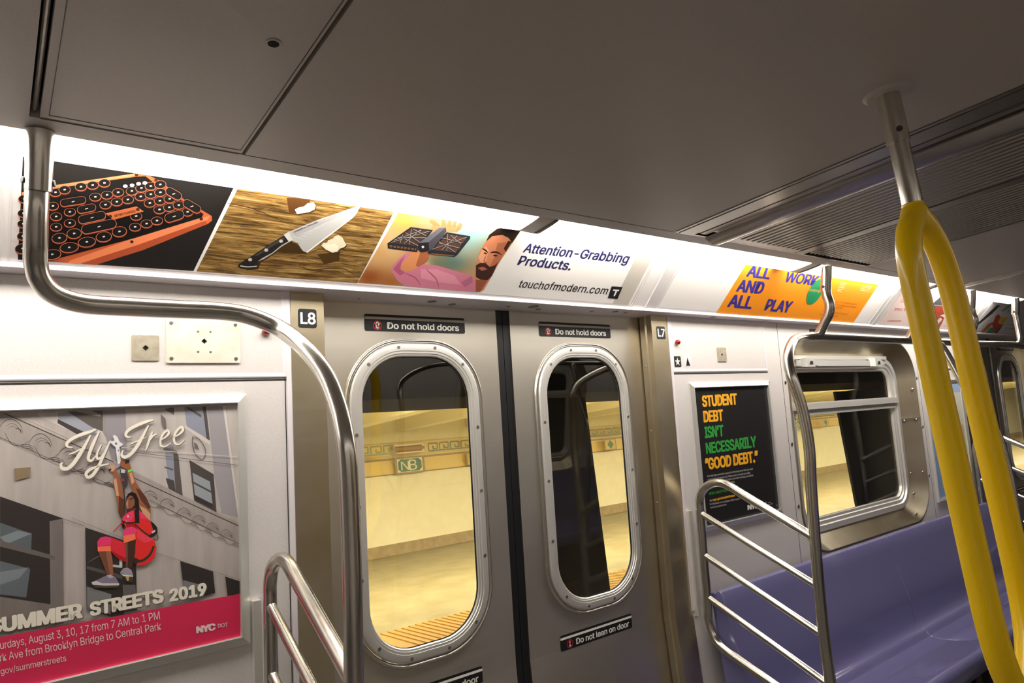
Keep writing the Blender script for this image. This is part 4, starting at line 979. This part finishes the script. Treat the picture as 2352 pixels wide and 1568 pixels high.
p = Print(zoomed(1590, 870, 0.22330, surf2), 0.0006); YE, GR, WH = (246, 178, 44), (56, 160, 70), (206, 204, 204)
p.text('STUDENT', (105, 283), (466, 258), (-9, -106), YE, 0.045, 0.96); p.text('DEBT', (118, 443), (323, 425), (-9, -108), YE, 0.045, 0.96)
p.text("ISN'T", (130, 605), (326, 583), (-8, -108), GR, 0.04, 0.96); p.text('NECESSARILY', (144, 768), (663, 695), (-9, -106), GR, 0.04, 0.96)
p.text('\u201cGOOD DEBT.\u201d', (137, 932), (684, 848), (-10, -108), YE, 0.045, 0.96)
p.obj('headline', po)
p = Print(zoomed(1590, 870, 0.22330, surf2), 0.0006)
for t_, a, e in (('Pursuing higher education is good, but borrowing more than you need', (157, 1010), (624, 932)), ('or can realistically repay is not. Make a plan to manage your debt.', (160, 1045), (598, 972)), ('NYC Financial Empowerment Center counselors can help you explore', (163, 1078), (628, 998)), ('your options, and more.', (166, 1112), (442, 1064))):
    p.text(t_, a, e, (-2, -19), WH, -0.004, 1.0)
p.part('paragraph', po)
p.text('BE REAL ABOUT STUDENT LOANS.', (176, 1192), (440, 1140), (-2, -24), GR, 0.02); p.text('Visit', (180, 1262), (212, 1256), (-2, -20), WH); p.text('nyc.gov/studentloans', (218, 1254), (440, 1206), (-2, -24), YE, 0.03); p.part('web_address', po)
p.text('for information or to schedule a FREE financial', (182, 1298), (490, 1240), (-2, -19), WH); p.text('counseling appointment.', (186, 1332), (356, 1298), (-2, -18), WH); p.part('paragraph', po)
p.text('NYC', (570, 1345), (690, 1325), (-3, -44), (232, 232, 232), 0.06, 0.9); p.part('logo', po); p.poly([(745, 1305), (757, 1258), (770, 1305), (757, 1312)], (226, 226, 226)); p.part('logo', po); p.poly([(778, 1272), (812, 1266), (812, 1270), (778, 1276)], WH); p.poly([(778, 1290), (830, 1280), (830, 1284), (778, 1294)], WH); p.poly([(778, 1308), (802, 1304), (802, 1308), (778, 1312)], WH); p.ellipse((873, 1297), 13, 9, -.2, (116, 90, 94), 12)
p.obj('small_print', po)

OUT3 = (4.255, 4.80, -0.48, 0.205)
b = MB(); ring_sweep(b, OUT3, 0, [(0.0, 0.0), (0.0, -0.012), (0.0035, -0.0155), (0.019, -0.009), (0.021, -0.008), (0.021, -0.001)], wall_fn)
f3 = b.obj('framed_map', M_ALU, label='framed blue and beige transit map seen between the yellow pole arms', cat='map')
IN3 = inset(OUT3, 0.0205); fw = lambda u, v, o: WP(IN3[0] + u * (IN3[1] - IN3[0]), IN3[2] + v * (IN3[3] - IN3[2]), PO + o)
p = Print(fw); p.poly([(0, 0), (1, 0), (1, 1), (0, 1)], (226, 222, 206)); p.poly([(0, 0), (.55, 0), (.4, .3), (.5, .5), (.3, .75), (0, .8)], (136, 164, 208)); p.poly([(0, .91), (1, .91), (1, 1), (0, 1)], (166, 190, 226)); p.poly([(.55, 0), (1, 0), (1, .22), (.75, .16)], (128, 158, 206))
p.poly([(.12, .08), (.34, .05), (.36, .2), (.16, .24)], (208, 196, 150)); p.poly([(.45, .4), (.95, .25), (.95, .6), (.6, .62)], (214, 190, 160)); p.poly([(.5, .66), (.78, .68), (.74, .86), (.55, .84)], (232, 230, 218))
for q in range(7): p.stroke([(.3 + .05 * q, .78), (.4 + .07 * q, .5), (.55 + .05 * q, .3), (.5 + .06 * q, .08)], .012, .012, [(214, 90, 60), (70, 150, 90), (240, 190, 70), (120, 110, 180)][q % 4], taper=1)
p.text('The Subway Map', (.3, .94), (.75, .94), (0, .028), (50, 70, 130), 0.02)
p.obj('sheet', f3)

# ================================================================== advertisements in the cove
def card(x0, x1, label, bg, s0=0.010, s1=0.285):
    b = MB(); b.plate([(x0, s0), (x1, s0), (x1, s1), (x0, s1)], [], CP, -0.0022, -0.001)
    return b.obj('advertising_card', bg, label=label, cat='advertisement')
M_CARD = mat('white card', srgb(236, 232, 228), 0.35); M_PINK = mat('pink card', srgb(236, 214, 206), 0.35)
CO = -0.0023
cs = lambda px, py, off: on_cove(px, py, CO + off)
a1 = card(0.040, 1.80, 'white advertising card with keyboard, knife and drone pictures in the cove', M_CARD)
# picture of the keyboard
Z1 = zoomed(0, 250, 0.29979, cs); PC = zoomed(0, 0, 1, cs)
p = Print(PC, 0.0002)
p.poly([(54, 330), (557, 389), (444.5, 622), (41, 596)], (30, 27, 26))
p.fn = Z1; CU, CUL, KB = (206, 96, 56), (236, 134, 88), (18, 16, 16)
p.poly([(166, 640), (380, 590), (1040, 494), (1135, 508), (1215, 545), (1420, 700), (1622, 820), (1625, 855), (1590, 882), (1100, 1080), (735, 1194), (520, 1178), (150, 1150)], CU)
p.poly([(1590, 882), (1100, 1080), (735, 1194), (620, 1188), (1060, 1030), (1560, 840)], (176, 78, 46)); p.poly([(540, 1160), (1040, 985), (1560, 830), (1610, 820), (1590, 850), (1060, 1040), (600, 1188), (520, 1178)], CUL)
p.poly([(166, 665), (400, 612), (1035, 520), (1115, 515), (1190, 575), (1560, 805), (1545, 832), (1030, 990), (360, 1168), (150, 1150)], KB); p.poly([(166, 640), (380, 590), (1040, 494), (1045, 512), (390, 612), (166, 662)], CUL)
def key(x, y, rx=47, ry=33, ang=-.05):
    p.ellipse((x + 1, y + 7), rx, ry, ang, (120, 48, 28), 16); p.ellipse((x, y), rx, ry, ang, (206, 120, 88), 18); p.ellipse((x, y - 1), rx * .925, ry * .90, ang, (20, 18, 18), 18)
    p.poly([(x - 9, y - 6), (x + 8, y - 8), (x + 10, y + 2), (x - 7, y + 5)], (216, 212, 206))
for x, y in ((425, 640), (495, 620), (620, 597), (710, 585), (800, 568), (405, 745), (730, 675), (820, 660), (905, 640), (1010, 630), (1083, 607), (1155, 592), (1228, 580), (1078, 672), (1155, 655), (1228, 640), (808, 735), (895, 712), (980, 695), (1148, 722), (1225, 705), (1300, 690), (430, 825), (535, 790), (430, 905), (535, 875), (1222, 772), (1297, 755), (1370, 738), (1437, 790), (1043, 822), (1035, 905), (1123, 880), (1203, 857), (185, 690), (180, 800), (178, 880), (175, 975)): key(x, y, 46, 32)
for x, y, rx in ((455, 990, 60), (568, 955, 58), (530, 1062, 74), (665, 1020, 70), (795, 980, 62), (915, 940, 58), (400, 1115, 70), (172, 1070, 60)): key(x, y, rx, 40, -.12)
def wide(a, c_, r):
    p.capsule((a[0] + 1, a[1] + 7), (c_[0] + 1, c_[1] + 7), r, (120, 48, 28)); p.capsule(a, c_, r, (206, 120, 88)); p.capsule((a[0], a[1] - 1), (c_[0], c_[1] - 1), r * .9, (20, 18, 18)); m_ = ((a[0] + c_[0]) / 2, (a[1] + c_[1]) / 2)
    p.poly([(m_[0] - 12, m_[1] + 2), (m_[0] + 10, m_[1] - 6), (m_[0] + 12, m_[1]), (m_[0] - 9, m_[1] + 7)], (216, 212, 206))
for a, c_, r in (((490, 720), (630, 698), 30), ((620, 772), (706, 755), 30), ((632, 848), (778, 816), 34), ((660, 922), (856, 880), 38), ((1295, 835), (1375, 810), 36), ((1300, 632), (1362, 668), 32), ((1432, 724), (1508, 768), 32)): wide(a, c_, r)
p.poly([(808, 800), (1045, 746), (1102, 785), (868, 850)], (198, 104, 62)); p.text('RETRO CLASSIC', (880, 828), (1040, 788), (-4, -16), (90, 40, 24), 0.03)
for x, y in ((845, 823), (1056, 770), (1010, 1018), (1542, 843), (1195, 545), (1046, 505)): p.ellipse((x, y), 14, 12, 0, (60, 34, 24), 10)
for x, y in ((960, 592), (1012, 585), (1062, 573), (1110, 567)): p.ellipse((x, y), 18, 13, 0, (244, 240, 234), 12)
p.fn = PC
p.obj('keyboard_picture', a1)
# picture of the knife on a wooden board
p = Print(PC, 0.0002); p.poly([(567, 391), (922, 454), (820.6, 650), (451, 623)], (150, 110, 50), 1)
p.fn = zoomed(400, 400, 0.19133, cs)
p.poly([(1350, 280), (1640, 300), (1600, 400), (1480, 470), (1380, 460)], (84, 52, 24)); p.poly([(1720, 960), (1990, 930), (1980, 1040), (1800, 1080)], (74, 52, 20))
p.stroke([(1500, 1100), (1650, 1150), (1850, 1130), (2050, 1140), (2200, 1230)], 14, 8, (74, 52, 28)); p.stroke([(1640, 1190), (1800, 1160), (1980, 1170), (2120, 1250)], 10, 6, (84, 60, 32)); p.stroke([(640, 350), (900, 400), (1200, 520), (1420, 620)], 12, 6, (70, 50, 26)); p.stroke([(700, 330), (1050, 360), (1400, 470)], 10, 5, (84, 58, 28)); p.stroke([(1600, 960), (1750, 900), (2000, 960), (2280, 1000)], 10, 5, (70, 48, 22))
p.poly([(1330, 745), (1400, 800), (1520, 870), (1600, 960), (1250, 930), (1040, 1060), (1010, 1140), (860, 1150)], (64, 44, 18))
p.poly([(1325, 722), (1380, 690), (1500, 640), (1730, 545), (1950, 470), (2110, 412), (2240, 378), (2185, 478), (2060, 575), (1900, 695), (1740, 815), (1582, 936), (1545, 920), (1515, 880), (1490, 832), (1440, 806), (1400, 792)], (182, 180, 178))
p.poly([(1582, 936), (1740, 815), (1900, 695), (2060, 575), (2185, 478), (2240, 378), (2150, 520), (1900, 712), (1600, 940)], (232, 230, 226)); p.poly([(1400, 700), (1730, 560), (2100, 425), (1950, 520), (1700, 640), (1480, 760)], (168, 166, 166))
for q in range(7): p.stroke([(1430 + 40 * q, 740 - 12 * q), (1500 + 46 * q, 760 - 26 * q), (1560 + 50 * q, 800 - 40 * q)], 4, 3, (210, 208, 206))
p.text('KRAMER by ZWILLING', (1445, 700), (1728, 580), (-7, -16), (74, 70, 70), 0.02)
p.poly([(1318, 735), (1150, 838), (960, 962), (850, 1030), (775, 1080), (765, 1105), (800, 1130), (900, 1140), (985, 1118), (1000, 1085), (1005, 1045), (1060, 1005), (1180, 940), (1290, 850), (1395, 792)], (34, 31, 30)); p.poly([(1310, 752), (1150, 850), (960, 980), (1000, 980), (1170, 870), (1330, 780)], (66, 62, 60)); p.poly([(1005, 1045), (1060, 1005), (1180, 940), (1290, 850), (1395, 792), (1385, 812), (1290, 868), (1180, 955), (1070, 1022)], (176, 170, 164))
p.poly([(1315, 728), (1372, 690), (1425, 790), (1380, 812)], (206, 204, 198))
for x, y in ((1283, 803), (1105, 910), (912, 1025)): p.ellipse((x, y), 25, 21, 0, (168, 164, 158), 14); p.ellipse((x, y), 16, 13, 0, (196, 192, 186), 12)
p.stroke([(795, 1100), (880, 1112), (992, 1104)], 12, 10, (214, 210, 206), taper=1)
for pts in ([(1448, 425), (1490, 400), (1560, 385), (1600, 350), (1670, 335), (1700, 375), (1690, 420), (1620, 455), (1475, 478)], [(1765, 855), (1790, 822), (1835, 822), (1850, 790), (1905, 775), (1925, 745), (1975, 730), (2020, 760), (2040, 800), (2066, 850), (2040, 875), (1990, 892), (1960, 930), (1900, 942), (1820, 905)]): p.poly([(a + 8, c_ + 14) for a, c_ in pts], (74, 52, 22)); p.poly(pts, (226, 214, 184)); 
p.poly([(1790, 850), (1860, 840), (1930, 830), (1975, 870), (1950, 920), (1890, 930), (1820, 890)], (240, 230, 204)); p.poly([(1500, 410), (1600, 372), (1670, 352), (1680, 390), (1560, 440)], (250, 240, 224))
p.obj('knife_picture', a1, [M_INK, M_INKWOOD])
# picture of the man with the drone
p = Print(PC, 0.0002)
ZD = (800, 380, 0.29762)
def bgcol(x, y):
    u, v = (x - ZD[0]) / ZD[2], (y - ZD[1]) / ZD[2]
    base = [196, 150, 100]
    for cx, cy, rx, ry, c_ in ((430, 430, 150, 90, (226, 158, 70)), (620, 420, 130, 90, (190, 150, 110)), (170, 860, 120, 80, (150, 78, 34)), (330, 600, 100, 120, (214, 180, 130)), (230, 700, 90, 80, (206, 160, 104)), (800, 740, 150, 90, (84, 108, 98)), (900, 560, 180, 150, (146, 184, 178)), (1010, 470, 170, 110, (150, 196, 192)), (680, 760, 80, 60, (110, 116, 92)), (580, 780, 60, 50, (200, 190, 150)), (330, 900, 110, 70, (170, 104, 54))):
        k = math.exp(-((u - cx) / rx) ** 2 - ((v - cy) / ry) ** 2)
        base = [b_ * (1 - k) + q * k for b_, q in zip(base, c_)]
    return base
p.grad([(934, 456), (1214, 503), (1102, 670), (822, 649)], 40, 26, bgcol)
p.fn = zoomed(*ZD, cs); S1, S2, S3 = (214, 140, 92), (170, 100, 64), (236, 172, 124)
p.poly([(420, 690), (470, 665), (600, 640), (640, 660), (610, 740), (550, 790), (480, 830), (425, 815), (400, 760)], S1); p.poly([(560, 660), (640, 660), (610, 740), (550, 790), (520, 770)], S2)
for pts in ([(622, 430), (640, 414), (668, 424), (715, 470), (690, 500)], [(718, 470), (722, 412), (745, 405), (760, 470)], [(758, 470), (775, 410), (800, 408), (798, 480)], [(796, 480), (815, 418), (840, 420), (832, 490)], [(825, 495), (855, 440), (884, 450), (870, 490), (830, 520)]): p.poly(pts, (204, 128, 84))
p.poly([(640, 470), (700, 465), (840, 480), (830, 515), (700, 510), (650, 500)], S1)
p.poly([(332, 815), (345, 770), (390, 720), (440, 678), (472, 672), (478, 690), (408, 760), (405, 800), (440, 818), (490, 812), (580, 760), (690, 772), (830, 815), (955, 845), (975, 880), (985, 978), (700, 955), (440, 930), (380, 890)], (206, 124, 146)); p.poly([(345, 800), (400, 730), (440, 690), (408, 760), (400, 800), (440, 826), (400, 850)], (176, 92, 118)); p.poly([(560, 800), (680, 800), (820, 850), (870, 920), (700, 900), (560, 870)], (222, 146, 164)); p.stroke([(600, 800), (680, 880), (700, 950)], 14, 8, (176, 94, 120)); p.stroke([(440, 830), (520, 870), (560, 930)], 14, 8, (176, 94, 120)); p.poly([(870, 900), (955, 850), (960, 900), (900, 940)], (180, 104, 130))
p.poly([(1062, 585), (1105, 540), (1190, 535), (1262, 585), (1232, 645), (1180, 715), (1110, 850), (1045, 960), (1016, 976), (985, 975), (975, 880), (985, 790), (1005, 700), (1020, 650)], (206, 130, 92)); p.poly([(1150, 600), (1262, 585), (1180, 715), (1110, 850), (1080, 800), (1130, 700)], (176, 104, 72)); p.poly([(1030, 650), (1065, 620), (1085, 660), (1060, 740), (1025, 760), (1005, 710)], (228, 160, 122))
p.poly([(1062, 588), (1088, 535), (1150, 487), (1215, 478), (1336, 492), (1262, 600), (1240, 560), (1190, 535), (1110, 545)], (42, 26, 20)); p.poly([(1235, 580), (1262, 590), (1215, 665), (1200, 640)], (52, 32, 26))
p.poly([(985, 770), (1020, 750), (1060, 752), (1092, 782), (1130, 770), (1155, 745), (1110, 850), (1075, 885), (1020, 880), (985, 860)], (62, 36, 28)); p.poly([(1000, 790), (1040, 780), (1075, 800), (1030, 812)], (170, 92, 78)); p.stroke([(1035, 640), (1060, 655), (1078, 675)], 14, 10, (44, 26, 22)); p.stroke([(1098, 672), (1140, 668), (1185, 688)], 16, 10, (44, 26, 22)); p.ellipse((1058, 678), 14, 6, .3, (40, 26, 24), 10); p.ellipse((1135, 695), 18, 7, .1, (40, 26, 24), 10); p.stroke([(1066, 690), (1048, 740), (1075, 752)], 8, 8, (168, 98, 68))
p.poly([(985, 880), (1075, 885), (1016, 976), (985, 975)], (150, 84, 58))
G1, G2, G3 = (44, 42, 46), (74, 72, 80), (188, 180, 172)
p.poly([(302, 600), (482, 474), (655, 498), (540, 640), (530, 668), (305, 640)], G1); p.poly([(330, 596), (488, 490), (630, 508), (540, 622)], (74, 56, 48)); p.poly([(618, 655), (762, 514), (942, 545), (940, 565), (842, 690), (820, 705), (615, 680)], G1); p.poly([(648, 650), (768, 530), (915, 556), (828, 672)], (88, 62, 52))
for a, c_ in (((330, 596), (630, 508)), ((400, 550), (540, 622)), ((488, 490), (470, 612)), ((380, 560), (600, 560)), ((560, 498), (430, 605)), ((440, 520), (560, 600)), ((350, 580), (560, 505)), ((648, 650), (915, 556)), ((700, 590), (828, 672)), ((768, 530), (760, 660)), ((720, 560), (880, 600)), ((840, 545), (720, 655)), ((700, 600), (860, 640)), ((790, 540), (870, 610)), ((500, 492), (600, 545)), ((420, 535), (400, 602))):
    p.stroke([a, c_], 7, 7, G1, taper=1); p.stroke([(a[0], a[1] - 3), (c_[0], c_[1] - 3)], 2.5, 2.5, G3, taper=1)
p.poly([(318, 614), (525, 640), (522, 655), (320, 630)], (120, 84, 60)); p.poly([(640, 676), (815, 692), (812, 700), (640, 686)], (120, 84, 60))
for q in range(7): p.poly([(345 + q * 27, 612 + q * 4), (353 + q * 27, 613 + q * 4), (347 + q * 27, 636 + q * 4), (338 + q * 27, 634 + q * 4)], G1)
p.poly([(545, 598), (700, 482), (752, 478), (757, 512), (640, 655), (560, 668), (530, 640)], G2); p.poly([(545, 598), (700, 482), (752, 478), (620, 590)], (104, 102, 112)); p.poly([(545, 600), (620, 592), (625, 655), (560, 668), (535, 640)], (38, 36, 40)); p.ellipse((576, 628), 10, 10, 0, (210, 206, 206), 10)
p.obj('drone_picture', a1)
p = Print(zoomed(1150, 450, 0.31888, cs), 0.0002); NV = (44, 44, 92)
p.text('Attention-Grabbing', (158, 404), (912, 484), (30, -63), NV, 0.022, 1.01); p.part('lettering', a1); p.text('Products.', (118, 494), (500, 534), (30, -63), NV, 0.022, 1.01); p.part('lettering', a1); p.text('touchofmodern.com', (124, 656), (762, 708), (25, -52), (30, 28, 32), 0.008, 1.03); p.part('lettering', a1)
p.poly([(800, 650), (878, 655), (842, 741), (771, 735)], (30, 29, 31)); p.poly([(812, 672), (855, 675), (851, 685), (808, 682)], (236, 232, 228)); p.poly([(829, 680), (842, 681), (822, 722), (812, 721)], (236, 232, 228))
p.obj('logo_mark', a1)
c = MB(); c.hexa([CP(1.712, 0.01, -.0034), CP(1.79, 0.01, -.0034), CP(1.79, 0.01, -.0025), CP(1.712, 0.01, -.0025), CP(1.712, 0.27, -.0034), CP(1.79, 0.27, -.0034), CP(1.79, 0.27, -.0025), CP(1.712, 0.27, -.0025)])
MC = bpy.data.materials.new('clear film'); MC.use_nodes = True
_n = MC.node_tree.nodes; _n.remove(_n['Principled BSDF']); _m = _n.new('ShaderNodeMixShader'); _t = _n.new('ShaderNodeBsdfTransparent'); _t.inputs[0].default_value = (.93, .92, .9, 1); _g = _n.new('ShaderNodeBsdfGlossy'); _g.inputs['Roughness'].default_value = .2; _m.inputs[0].default_value = .06
MC.node_tree.links.new(_t.outputs[0], _m.inputs[1]); MC.node_tree.links.new(_g.outputs[0], _m.inputs[2]); MC.node_tree.links.new(_m.outputs[0], _n['Material Output'].inputs[0])
c.obj('clear_end_cover', MC, a1)

a2 = card(1.955, 3.565, 'orange advertising card reading All work and all play', M_CARD)
p = Print(PC, 0.0002); p.poly([(1714.5, 605), (2018, 654), (1958.5, 743), (1645.5, 718)], (246, 152, 28)); p.obj('orange_panel', a2)
p = Print(PC, 0.0005); PU = (58, 48, 148)
p.text('ALL', (1713.2, 634), (1766.5, 641), (8.9, -25), PU, 0.034, 0.96); p.part('lettering', a2); p.text('AND', (1690, 668.4), (1750.5, 674.5), (9, -26), PU, 0.034, 0.96); p.part('lettering', a2); p.text('ALL', (1669.8, 703.5), (1725, 708.8), (9.5, -27), PU, 0.034, 0.96); p.part('lettering', a2); p.text('WORK', (1800.5, 646.5), (1875.5, 655.8), (8.9, -22), PU, 0.022, 0.96); p.part('lettering', a2); p.text('PLAY', (1755, 711.8), (1813, 717.6), (10, -24.5), PU, 0.034, 0.96); p.part('lettering', a2)
p.ellipse((1873, 670), 33, 14.5, atan2(-28, 16), (34, 140, 92), 26); p.text('shillington', (1859, 669), (1893, 671.5), (1, -6), (240, 170, 60), 0.0); p.part('green_oval', a2)
for k in range(6): p.poly([(1932 - k * 1.8, 648 + k * 3.6), (1946 - k * 1.8 - (k % 3) * 2, 650 + k * 3.6), (1945 - k * 1.8 - (k % 3) * 2, 651.8 + k * 3.6), (1931 - k * 1.8, 649.8 + k * 3.6)], (250, 214, 140))
for k in range(4): p.poly([(1982 - k * 1.8, 655 + k * 3.4), (2004 - k * 3.0, 658.5 + k * 3.4), (2003 - k * 3.0, 660 + k * 3.4), (1981 - k * 1.8, 656.5 + k * 3.4)], (250, 214, 140))
for t_, a, e in (('14 \u2014 18 October session', (1919, 694), (1967, 700)), ('31 professional attend', (1918, 701), (1966, 707)), ('classes', (1918, 707), (1935, 709)), ('to 3 open now', (1890, 716), (1946, 723)), ('or visit', (1883, 723), (1924, 728))): p.text(t_, a, e, (1.6, -3.4), (176, 92, 40), 0.0)
p.obj('small_print', a2)
a3 = card(3.70, 4.82, 'pale pink advertising card behind the yellow pole arms', M_PINK)
Z5 = zoomed(2052, 600, 1 / 7.84, cs)
p = Print(Z5, 0.0002)
p.poly([(690, 782), (860, 625), (1200, 660), (1230, 860), (860, 965), (740, 1010)], (88, 86, 96)); p.poly([(715, 830), (930, 780), (1180, 830), (870, 955), (745, 1000)], (178, 74, 54)); p.poly([(700, 778), (1000, 800), (1000, 812), (696, 796)], (150, 148, 156))
p.poly([(735, 1035), (820, 965), (920, 1010), (880, 1100), (800, 1250), (770, 1160)], (176, 84, 66)); p.poly([(790, 1060), (850, 1010), (880, 1050), (800, 1130)], (232, 216, 206)); p.poly([(770, 1120), (830, 1090), (800, 1180)], (224, 200, 190))
p.obj('picture', a3)
p = Print(Z5, 0.0005); p.text("Let's", (130, 735), (250, 748), (20, -60), (206, 60, 66), 0.0); p.part('lettering', a3); p.text('your truth', (12, 880), (330, 905), (24, -62), (206, 60, 66), 0.0); p.part('lettering', a3); p.text('candidco.com', (-118, 1086), (132, 1088), (14, -36), (206, 90, 86), 0.0); p.part('lettering', a3); p.text('and more', (895, 1170), (990, 1175), (10, -20), (206, 150, 140)); p.part('lettering', a3)
a4 = card(4.93, 6.6, 'white advertising card with a red and yellow food picture at the right edge', M_CARD)
p = Print(Z5, 0.0002)
p.poly([(1868, 788), (1926, 794), (1770, 950), (1500, 1168), (1482, 1150), (1640, 1000)], (52, 50, 52))
p.poly([(1570, 1290), (1600, 1240), (1700, 1130), (1790, 1090), (1800, 1120), (1700, 1230), (1590, 1305)], (206, 120, 74)); p.poly([(1780, 1150), (1840, 990), (1895, 955), (1930, 990), (1980, 1130), (1900, 1240), (1820, 1320), (1800, 1240)], (206, 52, 36)); p.poly([(1880, 1110), (1930, 990), (1990, 1010), (2070, 1000), (1990, 1130), (1920, 1135)], (240, 206, 62)); p.poly([(1940, 1100), (1975, 1030), (1965, 1090)], (214, 90, 40)); p.poly([(1645, 1300), (1740, 1200), (1815, 1180), (1820, 1240), (1760, 1330), (1660, 1325)], (58, 158, 104)); p.poly([(1860, 1250), (1970, 1130), (1940, 1200), (1850, 1322)], (92, 56, 40)); p.poly([(2040, 905), (2080, 870), (2110, 880), (2060, 930)], (150, 186, 214)); p.poly([(1930, 890), (1990, 850), (2080, 790), (2170, 780), (2080, 830), (1990, 905)], (170, 190, 160))
p.obj('food_picture', a4)
p = Print(Z5, 0.0002)
for t_, a, e in (('Stay', (2110, 960), (2200, 972)), ('2 avocados', (2130, 1090), (2260, 1100)), ('1 almond', (2080, 1150), (2236, 1165)), ('& avocado', (2020, 1215), (2190, 1228))): p.text(t_, a, e, (12, -30), (110, 106, 104)); p.part('lettering', a4)

# ================================================================== the station beyond the windows
YW = 12.21
b = MB(); b.box((-6, 5.5, ZF - 1.1), (46, YW, ZF)); b.obj('floor_platform', M_STONE, kind='structure')
b = MB(); b.box((-6, 1.9, ZF - 1.3), (46, 5.75, ZF - 1.1)); b.obj('floor_track', M_TRACK, kind='structure')
b = MB(); b.box((-6, 5.505, ZF), (46, 6.35, ZF + 0.006))
x = 3.0
while x < 12: b.box((x, 5.51, ZF + 0.006), (x + 0.035, 6.345, ZF + 0.016)); x += 0.075
b.obj('trim_platform_edge', M_TACT, kind='structure')
b = MB(); b.box((-6, YW, ZF), (46, YW + 0.2, 1.3)); wp = b.obj('wall_platform', M_CREAM, kind='structure')
b = MB(); b.box((-6, YW - 0.03, ZF), (46, YW, ZF + 0.205)); b.obj('baseboard_platform', M_BASE, kind='structure')
b = MB(); b.box((-6, 5.8, 1.17), (46, YW, 1.3))
cp = b.obj('ceiling_platform', M_CREAMC, kind='structure')
for k in range(-4, 20):
    x = 6.42 + 1.65 * k
    b = MB(); b.box((x, 5.9, 0.868), (x + .3, YW, 1.17)); b.obj('ceiling_beam', M_CREAMC, cp)
b = MB(); b.box((-6, 1.9, 1.3), (46, 5.8, 1.4)); b.box((-6, 5.7, 0.66), (46, 5.8, 1.4)); b.obj('ceiling_track', M_SOOT, kind='structure')
b = MB(); b.box((-6, 2.3, 0.285), (46, 2.75, 1.3)); b.obj('trim_girder', M_SOOT, kind='structure')
def column(x, label):
    b = MB(); b.box((x, 2.45, ZF - 1.1), (x + 0.34, 2.47, 0.28)); b.box((x, 2.80, ZF - 1.1), (x + 0.34, 2.82, 0.28)); b.box((x + 0.16, 2.47, ZF - 1.1), (x + 0.18, 2.80, 0.28))
    return b.obj('steel_column', M_COLM, label=label, cat='column', group='track columns')
column(2.0, 'dark steel column behind the right door window'); column(5.45, 'dark steel column behind the side window, right half')
# mosaic band
fm = lambda u, v, o: Vector((u, YW + o, v))
p = Print(fm, 0.004, 0.0006); GO, GOD, GRN, BRN, PAL = (234, 206, 128), (222, 192, 116), (146, 154, 122), (168, 146, 108), (240, 230, 190)
X0, X1 = -5.9, 34.0
p.poly([(X0, .355), (X1, .355), (X1, .66), (X0, .66)], (236, 214, 150)); p.poly([(X0, .055), (X1, .055), (X1, .315), (X0, .315)], GO)
for z0, z1, c_ in ((.315, .355, BRN), (.03, .055, BRN), (.64, .66, GOD), (.385, .40, GOD)): p.poly([(X0, z0), (X1, z0), (X1, z1), (X0, z1)], c_)
def greek(xa, xe):
    n = int((xe - xa) / 0.26); s = (xe - xa) / n
    for k in range(n):
        x = xa + k * s
        p.stroke([(x, .43), (x, .58)], .03, .03, GRN, taper=1); p.stroke([(x, .58), (x + s * .8, .58)], .03, .03, GRN, taper=1); p.stroke([(x + s * .8, .58), (x + s * .8, .47)], .03, .03, GRN, taper=1); p.stroke([(x + s * .8, .47), (x + s * .4, .47)], .03, .03, GRN, taper=1); p.stroke([(x + s * .4, .47), (x + s * .4, .53)], .03, .03, GRN, taper=1); p.stroke([(x, .43), (x + s, .43)], .03, .03, GRN, taper=1)
def tablet(x):
    p.poly([(x - .33, .03), (x + .33, .03), (x + .33, .345), (x - .33, .345)], BRN); p.poly([(x - .28, .06), (x + .28, .06), (x + .28, .32), (x - .28, .32)], PAL)
    p.poly([(x - .2, .07), (x + .2, .07), (x + .26, .12), (x + .26, .26), (x + .2, .31), (x - .2, .31), (x - .26, .26), (x - .26, .12)], (98, 136, 112))
    p.text('N', (x - .2, .1), (x - .02, .1), (0, .17), PAL, -0.02); p.text('B', (x - .02, .09), (x + .15, .09), (0, .2), PAL, 0.0)
    p.poly([(x - .34, .42), (x + .34, .42), (x + .34, .6), (x - .34, .6)], PAL); p.poly([(x - .3, .45), (x + .3, .45), (x + .3, .57), (x - .3, .57)], (150, 112, 74)); p.poly([(x - .36, .48), (x + .36, .48), (x + .36, .54), (x - .36, .54)], (176, 140, 84))
def diamond(x):
    p.poly([(x - .2, .055), (x + .2, .055), (x + .2, .315), (x - .2, .315)], BRN); p.poly([(x - .17, .07), (x + .17, .07), (x + .17, .3), (x - .17, .3)], (214, 190, 110)); p.poly([(x, .075), (x + .11, .185), (x, .295), (x - .11, .185)], (98, 136, 112))
tx = [6.62 + 7.03 * k for k in range(4)]
for x in tx: greek(x + .5, x + 6.53); tablet(x); diamond(x + 1.53); diamond(x - 1.53)
greek(X0 + .2, 6.12)
p.obj('mosaic_band', wp)
